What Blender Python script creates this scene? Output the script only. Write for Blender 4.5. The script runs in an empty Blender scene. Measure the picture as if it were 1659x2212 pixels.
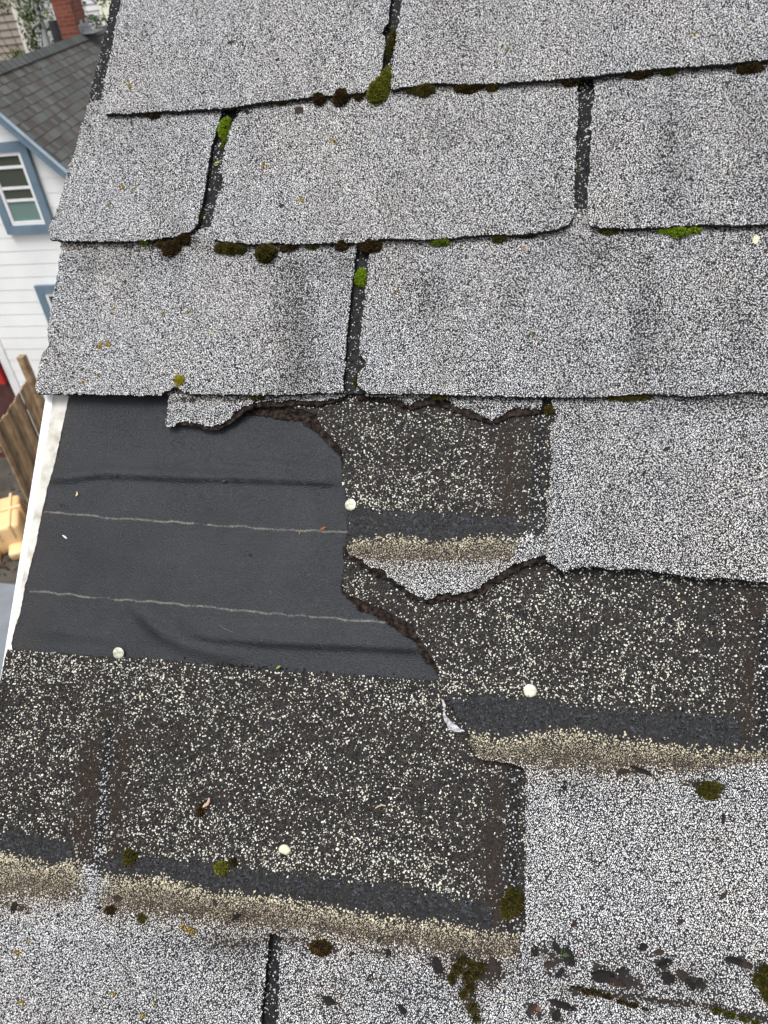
import bpy, math, random
import numpy as np
from mathutils import Matrix, Vector
from mathutils.geometry import delaunay_2d_cdt
RND = random.Random(7); NP = np.random.default_rng(11)
SC = bpy.context.scene; COL = SC.collection

# ------------------------------------------------------------------ camera
F = 1661.0; CX = 829.5; CY = 1106.0            # focal length and centre in 1659 x 2212 picture units
def cdir(px, py): return np.array([px-CX, CY-py, -F])
def nrm(a): return a/np.linalg.norm(a)
_l = nrm(cdir(-6570, 830)); _up = nrm(cdir(1670, -8300))
_u = -_l; _v = nrm(_up-_up.dot(_u)*_u); _w = np.cross(_u, _v)
RC = np.array([_u, _v, _w])                     # camera -> roof frame (u along the courses, v up the slope, w out)
CAMH = 0.66                                     # camera distance from the roof plane
PITCH = math.radians(41.93); GROUND = 7.5
_c, _s = math.cos(PITCH), math.sin(PITCH)
W = np.array([[1,0,0],[0,_c,-_s],[0,_s,_c]])    # roof frame -> world
T0 = np.array([0, CAMH*_s, GROUND-CAMH*_c])     # roof origin in the world; camera ends at (0,0,7.5)
MR = Matrix([[*W[i], T0[i]] for i in range(3)]+[[0,0,0,1]])
cam = bpy.data.cameras.new('camera'); camo = bpy.data.objects.new('camera', cam); COL.objects.link(camo)
RW = W@RC
camo.matrix_world = Matrix([[*RW[i], [0,0,GROUND][i]] for i in range(3)]+[[0,0,0,1]])
cam.sensor_fit = 'HORIZONTAL'; cam.sensor_width = 36; cam.lens = 36*F/1659
cam.clip_start = 0.02; cam.clip_end = 600
cam.dof.use_dof = True; cam.dof.focus_distance = 0.69; cam.dof.aperture_fstop = 19
SC.camera = camo
SC.render.resolution_x = 768; SC.render.resolution_y = 1024

# ------------------------------------------------------------------ light
world = bpy.data.worlds.new("World"); SC.world = world; world.use_nodes = True
nt = world.node_tree; bg = nt.nodes['Background']
sky = nt.nodes.new('ShaderNodeTexSky'); sky.sky_type = 'NISHITA'; sky.sun_disc = False
SUN_EL = math.radians(68); SUN_ROT = math.radians(195)
sky.sun_elevation = SUN_EL; sky.sun_rotation = SUN_ROT
sky.air_density = 1.0; sky.dust_density = 4.0; sky.ozone_density = 1.0
hs = nt.nodes.new('ShaderNodeHueSaturation'); hs.inputs['Saturation'].default_value = 0.22
nt.links.new(sky.outputs[0], hs.inputs['Color']); nt.links.new(hs.outputs[0], bg.inputs['Color'])
bg.inputs['Strength'].default_value = 0.15
sl = bpy.data.lights.new('sun', 'SUN'); sl.energy = 1.5; sl.angle = math.radians(28); sl.color = (1, .99, .975)
slo = bpy.data.objects.new('sun', sl); COL.objects.link(slo)
sd = Vector((math.sin(SUN_ROT)*math.cos(SUN_EL), math.cos(SUN_ROT)*math.cos(SUN_EL), math.sin(SUN_EL)))
slo.rotation_euler = sd.to_track_quat('Z', 'Y').to_euler()
SC.view_settings.view_transform = 'Standard'; SC.view_settings.look = 'None'
SC.view_settings.exposure = 0.52; SC.view_settings.gamma = 1
SC.render.engine = 'CYCLES'

# ------------------------------------------------------------------ helpers
def P(px, py, h=0.006):
    """picture unit -> roof frame point on the plane w = h (a number or a function of v)"""
    r = RC@cdir(px, py)
    z = h if not callable(h) else 0.008
    for _ in range(3):
        p = np.array([0,0,CAMH])+r*(z-CAMH)/r[2]
        if not callable(h): break
        z = float(h(np.array([p[0]]), np.array([p[1]]))[0])
    return p
def PX(u, v, w):
    """roof frame -> picture units (numpy arrays)"""
    q = np.stack([u, v, w-CAMH], -1)@RC
    return CX+q[:,0]/-q[:,2]*F, CY-q[:,1]/-q[:,2]*F
def tag(o, label=None, cat=None, group=None, kind=None):
    if label: o['label'] = label
    if cat: o['category'] = cat
    if group: o['group'] = group
    if kind: o['kind'] = kind
    return o
def empty(name, M, label=None, cat=None, group=None):
    o = bpy.data.objects.new(name, None); COL.objects.link(o); o.matrix_world = M; o.empty_display_size = .01
    return tag(o, label, cat, group)
def roofM(c): return MR@Matrix.Translation(Vector([float(x) for x in c]))
def mesh_obj(name, me, parent=None, M=None):
    o = bpy.data.objects.new(name, me); COL.objects.link(o)
    if parent is not None: o.parent = parent
    if M is not None: o.matrix_world = M
    return o
def build_mesh(name, V, Fc, mats, midx=None, cols=None, smooth=False):
    """V (n,3); Fc list of index tuples or list of (m,k) arrays"""
    me = bpy.data.meshes.new(name)
    V = np.asarray(V, dtype=np.float32)
    blocks = [np.asarray(b, dtype=np.int32) for b in Fc if len(b)]
    me.vertices.add(len(V)); me.vertices.foreach_set('co', V.ravel())
    lt = np.concatenate([np.full(len(b), b.shape[1], np.int32) for b in blocks])
    ls = np.concatenate([[0], np.cumsum(lt)[:-1]]).astype(np.int32)
    vi = np.concatenate([b.ravel() for b in blocks])
    me.loops.add(len(vi)); me.loops.foreach_set('vertex_index', vi)
    me.polygons.add(len(lt)); me.polygons.foreach_set('loop_start', ls); me.polygons.foreach_set('loop_total', lt)
    if midx is not None:
        mi = np.concatenate([np.full(len(b), k, np.int32) for b, k in zip([b for b in Fc if len(b)], midx)])
        me.polygons.foreach_set('material_index', mi)
    me.polygons.foreach_set('use_smooth', np.full(len(lt), smooth, bool))
    for m in mats: me.materials.append(m)
    if cols is not None:
        a = me.color_attributes.new('Col', 'FLOAT_COLOR', 'POINT')
        c4 = np.ones((len(V), 4), np.float32); c4[:, :3] = cols
        a.data.foreach_set('color', c4.ravel())
    me.update(); me.validate()
    return me
# smooth value noise on numpy arrays
_tab = NP.random((256, 256))
def vnoise(x, y):
    xi = np.floor(x).astype(int); yi = np.floor(y).astype(int); fx = x-xi; fy = y-yi
    fx = fx*fx*(3-2*fx); fy = fy*fy*(3-2*fy)
    g = lambda a, b: _tab[a & 255, b & 255]
    return (g(xi,yi)*(1-fx)+g(xi+1,yi)*fx)*(1-fy)+(g(xi,yi+1)*(1-fx)+g(xi+1,yi+1)*fx)*fy
def fbm(x, y, o=3):
    s = 0; a = .5
    for k in range(o): s = s+a*vnoise(x*2**k+17*k, y*2**k+5*k); a *= .5
    return s/(1-.5**o)
def inpoly(x, y, poly):
    poly = np.asarray(poly); r = np.zeros(len(x), bool); n = len(poly); j = n-1
    for i in range(n):
        xi, yi = poly[i]; xj, yj = poly[j]
        if yi != yj:
            c = ((yi > y) != (yj > y)) & (x < (xj-xi)*(y-yi)/(yj-yi)+xi); r ^= c
        j = i
    return r
def rough(poly, step, amp, seed=0):
    """densify a closed outline and make it ragged"""
    rr = np.random.default_rng(seed+5); out = []
    n = len(poly)
    for i in range(n):
        a = np.array(poly[i], float); b = np.array(poly[(i+1) % n], float); L = np.linalg.norm(b-a)
        k = max(1, int(L/step)); t = (b-a)/max(L, 1e-9); nn = np.array([-t[1], t[0]])
        for q in range(k): out.append(a+(b-a)*q/k+(nn*(rr.random()-.5)*2*amp if q or L < step*3 else 0)+t*(rr.random()-.5)*amp*.5)
    return out

# ------------------------------------------------------------------ materials
def mat(name):
    m = bpy.data.materials.new(name); m.use_nodes = True
    return m, m.node_tree, m.node_tree.nodes['Principled BSDF']
def N(t, kind, **kw):
    n = t.nodes.new(kind)
    for k, v in kw.items():
        if k in n.inputs: n.inputs[k].default_value = v
        else: setattr(n, k, v)
    return n
def ramp(t, fac, stops):
    r = t.nodes.new('ShaderNodeValToRGB'); e = r.color_ramp.elements
    while len(e) < len(stops): e.new(.5)
    for q, (p, c) in zip(e, stops): q.position = p; q.color = (*c, 1)
    t.links.new(fac, r.inputs[0]); return r
def noisy(name, c1, c2, scale=20, rough_=.7, bump=.3, bscale=None, dist=.002, spec=.4, detail=6, metallic=0, stops=None):
    m, t, b = mat(name)
    tc = t.nodes.new('ShaderNodeTexCoord')
    nz = N(t, 'ShaderNodeTexNoise', Scale=scale, Detail=detail); t.links.new(tc.outputs['Object'], nz.inputs['Vector'])
    r = ramp(t, nz.outputs[0], stops or [(.3, c1), (.7, c2)]); t.links.new(r.outputs[0], b.inputs['Base Color'])
    b.inputs['Roughness'].default_value = rough_; b.inputs['Specular IOR Level'].default_value = spec
    b.inputs['Metallic'].default_value = metallic
    if bump:
        n2 = N(t, 'ShaderNodeTexNoise', Scale=bscale or scale*4, Detail=6.); t.links.new(tc.outputs['Object'], n2.inputs['Vector'])
        bp = N(t, 'ShaderNodeBump', Strength=bump, Distance=dist); t.links.new(n2.outputs[0], bp.inputs['Height'])
        t.links.new(bp.outputs[0], b.inputs['Normal'])
    return m
def colmat(name, rough_=.75, spec=.35, var=.25, scale=900, trans=0):
    m, t, b = mat(name)
    a = t.nodes.new('ShaderNodeVertexColor'); a.layer_name = 'Col'
    tc = t.nodes.new('ShaderNodeTexCoord'); nz = N(t, 'ShaderNodeTexNoise', Scale=scale, Detail=3.)
    t.links.new(tc.outputs['Object'], nz.inputs['Vector'])
    mr = N(t, 'ShaderNodeMapRange'); mr.inputs[3].default_value = 1-var; mr.inputs[4].default_value = 1+var
    t.links.new(nz.outputs[0], mr.inputs[0])
    mx = N(t, 'ShaderNodeVectorMath', operation='SCALE'); t.links.new(a.outputs[0], mx.inputs[0]); t.links.new(mr.outputs[0], mx.inputs['Scale'])
    t.links.new(mx.outputs[0], b.inputs['Base Color'])
    b.inputs['Roughness'].default_value = rough_; b.inputs['Specular IOR Level'].default_value = spec
    return m
M_GRAN = colmat('mineral_granules', .8, .07, .25)
M_ASPH = noisy('asphalt_mat', (.010,.010,.0108), (.024,.0235,.0235), 300, .6, .6, 900, .0006, .12)
M_TORN = noisy('torn_fibre', (.012,.009,.007), (.062,.045,.034), 260, .9, 1, 500, .0025, .08, stops=[(.34,(.006,.004,.0035)),(.5,(.020,.0145,.012)),(.72,(.055,.041,.034))])
M_TAR = noisy('sealant_tar', (.003,.0038,.005), (.012,.0145,.0185), 380, .24, 1, 420, .0035, .6, stops=[(.38,(.0012,.0014,.002)),(.52,(.007,.0085,.0115)),(.62,(.030,.036,.046))])  # pale bluish stops put glossy highlights into the tar colour
M_MOSS = colmat('moss', .95, .1, .35, 1500)
M_LEAF = colmat('leaf', .6, .12, .2, 400)
M_LITTER = noisy('dead_leaf', (.012,.009,.009), (.05,.036,.033), 300, .6, .5, 600, .0006)

def felt_material():
    m, t, b = mat('roofing_felt')
    tc = t.nodes.new('ShaderNodeTexCoord')
    n1 = N(t, 'ShaderNodeTexNoise', Scale=14., Detail=5.); t.links.new(tc.outputs['Object'], n1.inputs['Vector'])
    r = ramp(t, n1.outputs[0], [(.3, (.0085,.0105,.0132)), (.7, (.0175,.0205,.0248))])
    mp = N(t, 'ShaderNodeMapping'); mp.inputs['Scale'].default_value = (500, 1100, 500); t.links.new(tc.outputs['Object'], mp.inputs['Vector'])
    n2 = N(t, 'ShaderNodeTexNoise', Scale=1., Detail=5.); t.links.new(mp.outputs[0], n2.inputs['Vector'])
    mx = N(t, 'ShaderNodeMix', data_type='RGBA', blend_type='OVERLAY'); mx.inputs[0].default_value = .45
    mx.inputs[0].default_value = .7; t.links.new(r.outputs[0], mx.inputs[6]); t.links.new(n2.outputs[0], mx.inputs[7])
    # brown dirt towards the rake edge and specks
    n3 = N(t, 'ShaderNodeTexNoise', Scale=60., Detail=6.); t.links.new(tc.outputs['Object'], n3.inputs['Vector'])
    sx = t.nodes.new('ShaderNodeSeparateXYZ'); t.links.new(tc.outputs['Object'], sx.inputs[0])
    mr = N(t, 'ShaderNodeMapRange'); mr.inputs[1].default_value = -.500+.34; mr.inputs[2].default_value = -.462+.34; mr.inputs[3].default_value = .62; mr.inputs[4].default_value = 0
    t.links.new(sx.outputs[0], mr.inputs[0])
    mu = N(t, 'ShaderNodeMath', operation='MULTIPLY'); t.links.new(mr.outputs[0], mu.inputs[0])
    r3 = ramp(t, n3.outputs[0], [(.35, (0,0,0)), (.6, (1,1,1))]); t.links.new(r3.outputs[0], mu.inputs[1])
    m2 = N(t, 'ShaderNodeMix', data_type='RGBA'); m2.inputs[7].default_value = (.022,.014,.010,1)
    t.links.new(mu.outputs[0], m2.inputs[0]); t.links.new(mx.outputs[2], m2.inputs[6])
    v = N(t, 'ShaderNodeTexVoronoi', Scale=110.); t.links.new(tc.outputs['Object'], v.inputs['Vector'])
    r4 = ramp(t, v.outputs['Distance'], [(.0, (1,1,1)), (.075, (0,0,0))])
    sp = N(t, 'ShaderNodeSeparateColor'); t.links.new(v.outputs['Color'], sp.inputs[0])
    gt = N(t, 'ShaderNodeMath', operation='GREATER_THAN'); gt.inputs[1].default_value = .75; t.links.new(sp.outputs[0], gt.inputs[0])
    ml = N(t, 'ShaderNodeMath', operation='MULTIPLY'); t.links.new(gt.outputs[0], ml.inputs[0]); t.links.new(r4.outputs[0], ml.inputs[1])
    m3 = N(t, 'ShaderNodeMix', data_type='RGBA'); m3.inputs[7].default_value = (.16,.14,.12,1)
    t.links.new(ml.outputs[0], m3.inputs[0]); t.links.new(m2.outputs[2], m3.inputs[6])
    t.links.new(m3.outputs[2], b.inputs['Base Color'])
    b.inputs['Roughness'].default_value = .38; b.inputs['Specular IOR Level'].default_value = .32
    bp = N(t, 'ShaderNodeBump', Strength=.9, Distance=.0012); t.links.new(n2.outputs[0], bp.inputs['Height']); t.links.new(bp.outputs[0], b.inputs['Normal'])
    return m

# ------------------------------------------------------------------ heights of the overlapping courses
VB = dict(A=.540, B=.381, C=.227, D=.077, E=-.075, F=-.233, G=-.385, H=-.54)   # lower edge of each course
def hcourse(k, lift=0.0):
    vb = VB[k]; sd_ = ord(k)
    def h(u, v):
        base = .0035+.041*np.clip(vb+.33-v, 0, .36)
        und = (fbm(u*9+sd_, v*9+sd_, 3)-.5)*.0022
        edge = np.exp(-np.clip(v-vb, 0, 1)/.018)*(fbm(u*22+sd_*3, v*6, 2)-.35)*.0022
        return base+und+edge+lift
    return h
# ------------------------------------------------------------------ granules
PENT = np.array([[math.cos(2*math.pi*k/5), math.sin(2*math.pi*k/5)] for k in range(5)])
def granule_mesh(pos, size, col, flat=.55):
    n = len(pos)
    ang = NP.random(n)*2*math.pi; asp = 1+NP.random(n)*.75
    jb = 1+(NP.random((n,5,2))-.5)*.5
    b2 = PENT[None]*jb; t2 = b2*(.55+.3*NP.random((n,5,1)))
    b2 = b2*np.stack([np.sqrt(asp), 1/np.sqrt(asp)], -1)[:,None]; t2 = t2*np.stack([np.sqrt(asp), 1/np.sqrt(asp)], -1)[:,None]
    hgt = (flat*(.6+NP.random(n)*.8))
    tx = (NP.random(n)-.5)*.7; ty = (NP.random(n)-.5)*.7
    zb = np.full((n,5), -.35); zt = hgt[:,None]+t2[:,:,0]*tx[:,None]+t2[:,:,1]*ty[:,None]
    X = np.concatenate([np.concatenate([b2, zb[...,None]], -1), np.concatenate([t2, zt[...,None]], -1)], 1)  # n,10,3
    c, s = np.cos(ang)[:,None], np.sin(ang)[:,None]
    xr = X[...,0]*c-X[...,1]*s; yr = X[...,0]*s+X[...,1]*c
    X = np.stack([xr, yr, X[...,2]], -1)*size[:,None,None]+pos[:,None,:]
    V = X.reshape(-1,3)
    o = (np.arange(n)*10)[:,None]
    top = o+np.array([5,6,7,8,9])[None]
    quads = np.concatenate([o+np.array([[k,(k+1)%5,(k+1)%5+5,k+5]]) for k in range(5)], 0)
    return V, top, quads, np.repeat(col, 10, 0)
# picture-space colour zones -------------------------------------------------
WHITE, LGREY, MGREY, DARK = 0, 1, 2, 3
PAL = np.array([[.76,.76,.76],[.60,.605,.62],[.38,.385,.40],[.075,.075,.08]])
STREAK = [(640,690,45,110,.36),(650,820,50,60,.25),(925,640,32,60,.22),(1100,640,26,60,.18),(690,575,120,24,.2),(1450,330,26,150,.30),
 (1400,690,40,120,.28),(965,290,60,40,.14),(250,300,50,60,.12),(1290,545,70,28,.26),(1600,700,40,120,.2),(1180,430,60,120,.10),(200,570,70,25,.22),
 (1000,90,60,60,.14),(1250,1700,60,40,.12),(1540,870,100,16,.3),(1300,2050,200,50,.12),(1500,2120,140,50,.2),(900,2150,120,60,.18),(480,2040,120,30,.3),
 (1420,700,240,500,.06),(330,560,80,30,.15),(300,2120,420,130,.07),(1350,1900,300,160,-.03),(1640,300,60,200,.15),(520,2070,80,80,.12)]
GRIME_SHADE = [(1226,2140,1349,2152,9,1.),(1349,2152,1537,2176,8,.9),(1537,2176,1662,2206,9,1.),(1118,2118,1226,2142,6,.5),  # grime plus painted gap shadow along the tab's lower edge
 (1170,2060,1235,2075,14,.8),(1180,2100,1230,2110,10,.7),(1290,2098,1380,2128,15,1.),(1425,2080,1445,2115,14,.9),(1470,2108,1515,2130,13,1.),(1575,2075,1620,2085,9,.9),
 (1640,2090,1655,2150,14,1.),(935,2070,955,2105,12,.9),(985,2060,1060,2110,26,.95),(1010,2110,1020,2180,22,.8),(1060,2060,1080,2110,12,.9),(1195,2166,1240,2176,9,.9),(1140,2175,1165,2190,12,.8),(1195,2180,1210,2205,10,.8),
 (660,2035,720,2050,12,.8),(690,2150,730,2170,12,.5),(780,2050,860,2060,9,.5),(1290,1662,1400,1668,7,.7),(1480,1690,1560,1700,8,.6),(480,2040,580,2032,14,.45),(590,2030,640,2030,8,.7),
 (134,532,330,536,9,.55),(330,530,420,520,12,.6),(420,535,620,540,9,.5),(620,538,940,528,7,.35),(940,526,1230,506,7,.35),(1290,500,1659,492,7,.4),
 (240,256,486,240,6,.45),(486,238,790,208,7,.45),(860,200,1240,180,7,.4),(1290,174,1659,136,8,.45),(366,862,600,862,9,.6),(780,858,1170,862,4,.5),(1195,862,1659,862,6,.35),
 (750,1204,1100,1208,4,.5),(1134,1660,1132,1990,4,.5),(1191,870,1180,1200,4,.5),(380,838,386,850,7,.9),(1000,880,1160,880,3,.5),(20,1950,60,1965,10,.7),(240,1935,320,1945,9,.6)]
LICHEN = [(603,73,4),(275,178,6),(279,186,5),(572,358,7),(578,363,5),(650,434,8),(715,303,5),(724,309,4),(215,747,8),(233,744,8),(245,667,4),(406,672,4),(405,2008,10),(412,2012,10),
 (396,2002,6),(40,2057,9),(61,2033,6),(45,2167,8),(332,2167,6),(308,2195,7),(243,2147,6),(855,632,5),(1497,76,6),(1152,724,5),(1158,733,5),(212,810,5),(178,825,6),(180,450,4),(236,442,4),
 (352,678,4),(695,150,4),(1095,105,4),(1370,250,3),(289,409,4),(263,405,5)]
def grey_cols(px, py):
    n = len(px); r = NP.random(n); k = np.full(n, WHITE)
    dk = .065+.07*(fbm(px/55, py/90, 3)-.5)*2+.07*(fbm(px/13+9, py/13, 2)-.5)*2
    stn = 1-.16*np.clip(fbm(px/38, py/150, 3)-.42, 0, 1)*2
    for (cx, cy, rx, ry, a) in STREAK:
        e = np.exp(-((px-cx)/rx)**2-((py-cy)/ry)**2); dk = dk+a*.6*e; stn = stn*(1-a*.95*e)
    gr = np.zeros(n)
    for (x0,y0,x1,y1,w,a) in GRIME_SHADE: gr = np.maximum(gr, a*seg(px,py,x0,y0,x1,y1,w))
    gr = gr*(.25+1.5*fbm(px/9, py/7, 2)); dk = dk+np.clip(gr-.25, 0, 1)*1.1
    dk = np.clip(dk, .02, .95)
    k[r < dk+.34*(1-dk)] = LGREY; k[r < dk+.12*(1-dk)] = MGREY; k[r < dk] = DARK
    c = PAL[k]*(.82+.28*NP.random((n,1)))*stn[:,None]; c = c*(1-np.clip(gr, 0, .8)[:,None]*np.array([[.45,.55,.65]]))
    tint = (fbm(px/120+3, py/150, 2)-.5)[:,None]
    c = c*(1+tint*np.array([[.05,.0,-.06]]))*(1+(NP.random((n,3))-.5)*.05)
    w = NP.random(n) < .02; c[w] = c[w]*np.array([1,.88,.72])
    for (cx, cy, r_) in LICHEN:
        m = ((px-cx)**2+(py-cy)**2 < (r_*(.6+.7*NP.random(n)))**2) & (NP.random(n) < .75)
        c[m] = np.array([[.42,.30,.05]])*(.5+.7*NP.random((m.sum(),1)))
    return c
def seg(px, py, x0, y0, x1, y1, w):
    dx, dy = x1-x0, y1-y0; t = np.clip(((px-x0)*dx+(py-y0)*dy)/(dx*dx+dy*dy), 0, 1)
    return np.exp(-(((px-x0-t*dx)**2+(py-y0-t*dy)**2)/w**2))
STAIN = [(1108,895,1096,1130,17,.95),(1078,940,1074,1120,12,.5),(1135,900,1130,1080,12,.5),(1630,1290,1606,1600,18,.95),(1596,1300,1570,1560,12,.45),(1082,1670,1060,1890,16,.95),(1050,1700,1036,1900,12,.4),(1060,1890,1065,2000,30,.9),(200,1600,172,1860,24,1.),(268,1590,246,1850,16,1.),(225,1545,245,1530,20,.5),
 (180,1840,240,1880,24,.7)]
SLOTZ = [(1164,880,1160,1160,13),(1110,1660,1105,2010,12),(1650,1350,1655,1640,16),(236,1568,214,1860,10)]
def head_cols(px, py):
    n = len(px); r = NP.random(n)
    pc = .19+.34*(fbm(px/75, py/38, 3)-.47)+.26*(fbm(px/16+4, py/12, 2)-.5)
    # brighter band of cream chips just above each tar strip
    for (x0,y0,x1,y1,w,a) in [(740,1075,1130,1085,38,.10),(950,1460,1600,1490,45,.12),(0,1780,150,1790,40,.10),(260,1810,960,1900,55,.16),(60,1440,900,1500,60,.08),(960,1260,1640,1290,40,.05)]:
        pc = pc+a*seg(px,py,x0,y0,x1,y1,w)
    st = np.zeros(n)
    for (x0,y0,x1,y1,w,a) in STAIN: st = np.maximum(st, a*seg(px,py,x0,y0,x1,y1,w))
    st = st*(.15+1.6*fbm(px/11, py/22, 3)); st = np.clip(st, 0, 1)
    pc = pc*(1-.55*st)
    base = np.array([.037,.030,.0255])*(.12+2.2*NP.random((n,1))**1.6)*(.45+1.1*fbm(px/34, py/24, 3))[:,None]
    warm = NP.random(n) < .05; base[warm] = np.array([.075,.05,.036])*(.6+NP.random((warm.sum(),1)))
    red = NP.random(n) < .006; base[red] = np.array([.19,.06,.035])
    g = NP.random(n) < .10; base[g] = np.array([.07,.066,.062])
    cream = np.array([.80,.785,.69])*(.50+.50*NP.random((n,1)))
    yel = NP.random(n) < .25; cream[yel] = cream[yel]*np.array([1,.97,.84])
    wh = NP.random(n) < .15; cream[wh] = np.array([.8,.79,.74])
    isc = r < pc; c = np.where(isc[:,None], cream, base)
    stc = np.array([.050,.028,.015])*(.45+.9*NP.random((n,1)))
    f = (st*1.0)[:,None]; c = np.where(isc[:,None], c*(1-f*.62)+stc*f*.62, c*(1-f)+stc*f)
    for (x0,y0,x1,y1,w) in SLOTZ:
        z = seg(px,py,x0,y0,x1,y1,w); m = NP.random(n) < z*1.15
        g2 = np.array([.009,.009,.0095])*(.5+NP.random((n,1)))
        ww = NP.random(n) < .20+.0009*np.clip(py-1600, 0, 230)*(px < 400); g2[ww] = np.array([.66,.66,.66])*(.6+.4*NP.random((ww.sum(),1)))
        c[m] = g2[m]; isc = np.where(m, ww, isc)
    return c, isc
def tan_mix(c, px, py, t, fade=1.0):
    """t = 0 at the tar line, 1 at the lower rim of the dirty band"""
    n = len(px)
    clean = np.array([.70,.625,.46])*(.55+.5*NP.random((n,1)))
    dirt = np.array([.185,.140,.095])*(.4+1.0*NP.random((n,1)))
    dk = NP.random(n) < .08; clean[dk] = [.03,.024,.018]
    d = np.clip((t-.12)/.62, 0, 1)**.8*(.45+.75*fbm(px/26, py/26, 2)); d = np.clip(d*1.15, 0, 1)
    d = np.where(NP.random(n) < .22, d*.35, d)[:,None]
    tanc = clean*(1-d)+dirt*d
    a = 1-np.clip((t-.78+(fbm(px/12, py/12, 2)-.5)*.5)/.45, 0, 1)
    a = np.where(NP.random(n) < a, 1, 0)[:,None]*1.0
    soft = np.clip((1.9-t)/.9, 0, 1)[:,None]*.35
    g = c*(1-soft)+c*np.array([[.85,.68,.47]])*soft
    return tanc*a+g*(1-a)

def mat_part(name, poly, h, parent, origin, mats, thick=.0040, spacing=6, gran=None, step=5, amp=1.7, seed=0, gsp=.00142, gpoly=None, zn=0.0, zscale=300, smooth=True, gscale=1.0, drop=.03):
    """a piece of shingle: a thin slab with a ragged outline whose surface carries mineral granules.
    poly in picture units; h(u,v) gives its top surface; gran(px,py)->(colours, big flags)"""
    rp = rough(poly, step, amp, seed)
    R3 = np.array([P(x, y, h) for x, y in rp])
    sp = spacing*.0004
    u0, v0 = R3[:,:2].min(0); u1, v1 = R3[:,:2].max(0)
    gx, gy = np.meshgrid(np.arange(u0, u1, sp), np.arange(v0, v1, sp)); gx = gx.ravel()+(NP.random(gx.size)-.5)*sp*.5; gy = gy.ravel()+(NP.random(gy.size)-.5)*sp*.5
    m = inpoly(gx, gy, R3[:,:2]); gx, gy = gx[m], gy[m]
    # keep interior points a little off the outline
    q = np.ones(len(gx), bool)
    for a in R3[::1,:2]:
        near = np.abs(gx-a[0]) < sp*.35
        q &= ~(near & (np.abs(gy-a[1]) < sp*.35))
    gx, gy = gx[q], gy[q]
    nb = len(R3)
    pts = [Vector((float(a), float(b))) for a, b in R3[:,:2]]+[Vector((float(a), float(b))) for a, b in zip(gx, gy)]
    edges = [(i, (i+1) % nb) for i in range(nb)]
    vo, eo, fo, ov, oe, of = delaunay_2d_cdt(pts, edges, [], 1, 1e-6)
    vo = np.array([[p.x, p.y] for p in vo])
    z = h(vo[:,0], vo[:,1])
    if zn: z = z+(fbm(vo[:,0]*zscale, vo[:,1]*zscale, 3)-.5)*zn
    top = np.column_stack([vo, z])
    tris = np.array([f for f in fo if len(f) == 3], int)
    a_, b_, c_ = top[tris[:,0],:2], top[tris[:,1],:2], top[tris[:,2],:2]
    cr = (b_[:,0]-a_[:,0])*(c_[:,1]-a_[:,1])-(b_[:,1]-a_[:,1])*(c_[:,0]-a_[:,0])
    tris[cr < 0] = tris[cr < 0][:, ::-1]
    # boundary edges -> walls
    e = np.concatenate([tris[:,[0,1]], tris[:,[1,2]], tris[:,[2,0]]]); key = {}
    for x, y in e: key[(x, y)] = 1
    bd = [(x, y) for (x, y) in key if (y, x) not in key]
    ids = sorted({i for p in bd for i in p}); mp = {i: len(top)+k for k, i in enumerate(ids)}
    low = top[ids].copy(); low[:,2] -= thick
    low[:,0] += (NP.random(len(ids))-.5)*.0006; low[:,1] += (NP.random(len(ids))-.5)*.0006
    walls = np.array([(y, x, mp[x], mp[y]) for x, y in bd])
    V = np.concatenate([top, low]); cols = np.full((len(V), 3), .02)
    Fc = [tris, walls]; mi = [0, 0]
    if gran is not None:
        gp3 = R3[:,:2]
        if gpoly is not None: gp3 = np.array([P(x, y, h)[:2] for x, y in gpoly])
        sx, sy = np.meshgrid(np.arange(u0, u1, gsp), np.arange(v0, v1, gsp*.87)); sx = sx.copy(); sx[1::2] += gsp/2
        sx = sx.ravel()+(NP.random(sx.size)-.5)*gsp*.62; sy = sy.ravel()+(NP.random(sy.size)-.5)*gsp*.62
        hz = h(sx, sy); qx, qy = PX(sx, sy, hz)
        keep = inpoly(sx, sy, gp3) & (qx > -60) & (qx < 1720) & (qy > -60) & (qy < 2270) & (NP.random(len(sx)) > drop)
        sx, sy, hz, qx, qy = (a[keep] for a in (sx, sy, hz, qx, qy))
        res = gran(qx, qy, sx, sy)
        c, big, kp = res
        sx, sy, hz, c, big = (a[kp] for a in (sx, sy, hz, c, big))
        size = (.00046+.00036*NP.random(len(sx))**1.5)*gscale
        size = size*np.where(big, .66+.85*NP.random(len(sx))**1.9, 1.0)
        gv, gt, gq, gc = granule_mesh(np.column_stack([sx, sy, hz+np.where(big, .0002, 0)]), size, c)
        o = len(V); V = np.concatenate([V, gv]); cols = np.concatenate([cols, gc])
        Fc += [gt+o, gq+o]; mi += [1, 1]
    V = V-np.array(origin)[None]
    me = build_mesh(name, V, Fc, mats, mi, cols, smooth=False)
    return mesh_obj(name, me, parent)
ALL = lambda a: np.ones(len(a), bool)
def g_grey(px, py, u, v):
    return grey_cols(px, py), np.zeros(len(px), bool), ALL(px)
def g_head(px, py, u, v):
    c, b = head_cols(px, py); return c, b, ALL(px)
def poly_y(line):
    a = np.array(line, float); return lambda x: np.interp(x, a[:,0], a[:,1])
E_bot = [(740,1202),(800,1206),(900,1210),(1000,1211),(1110,1206),(1200,1200)]
F_bot = [(1000,1632),(1040,1642),(1132,1653),(1255,1658),(1419,1668),(1500,1664),(1560,1654),(1659,1640),(1740,1640)]
G_bot = [(-80,1944),(0,1944),(100,1940),(170,1942),(227,1956),(324,1973),(405,1980),(526,2003),(658,2013),(760,2030),(878,2046),(972,2060),(1140,2066),(1740,2120)]
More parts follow.
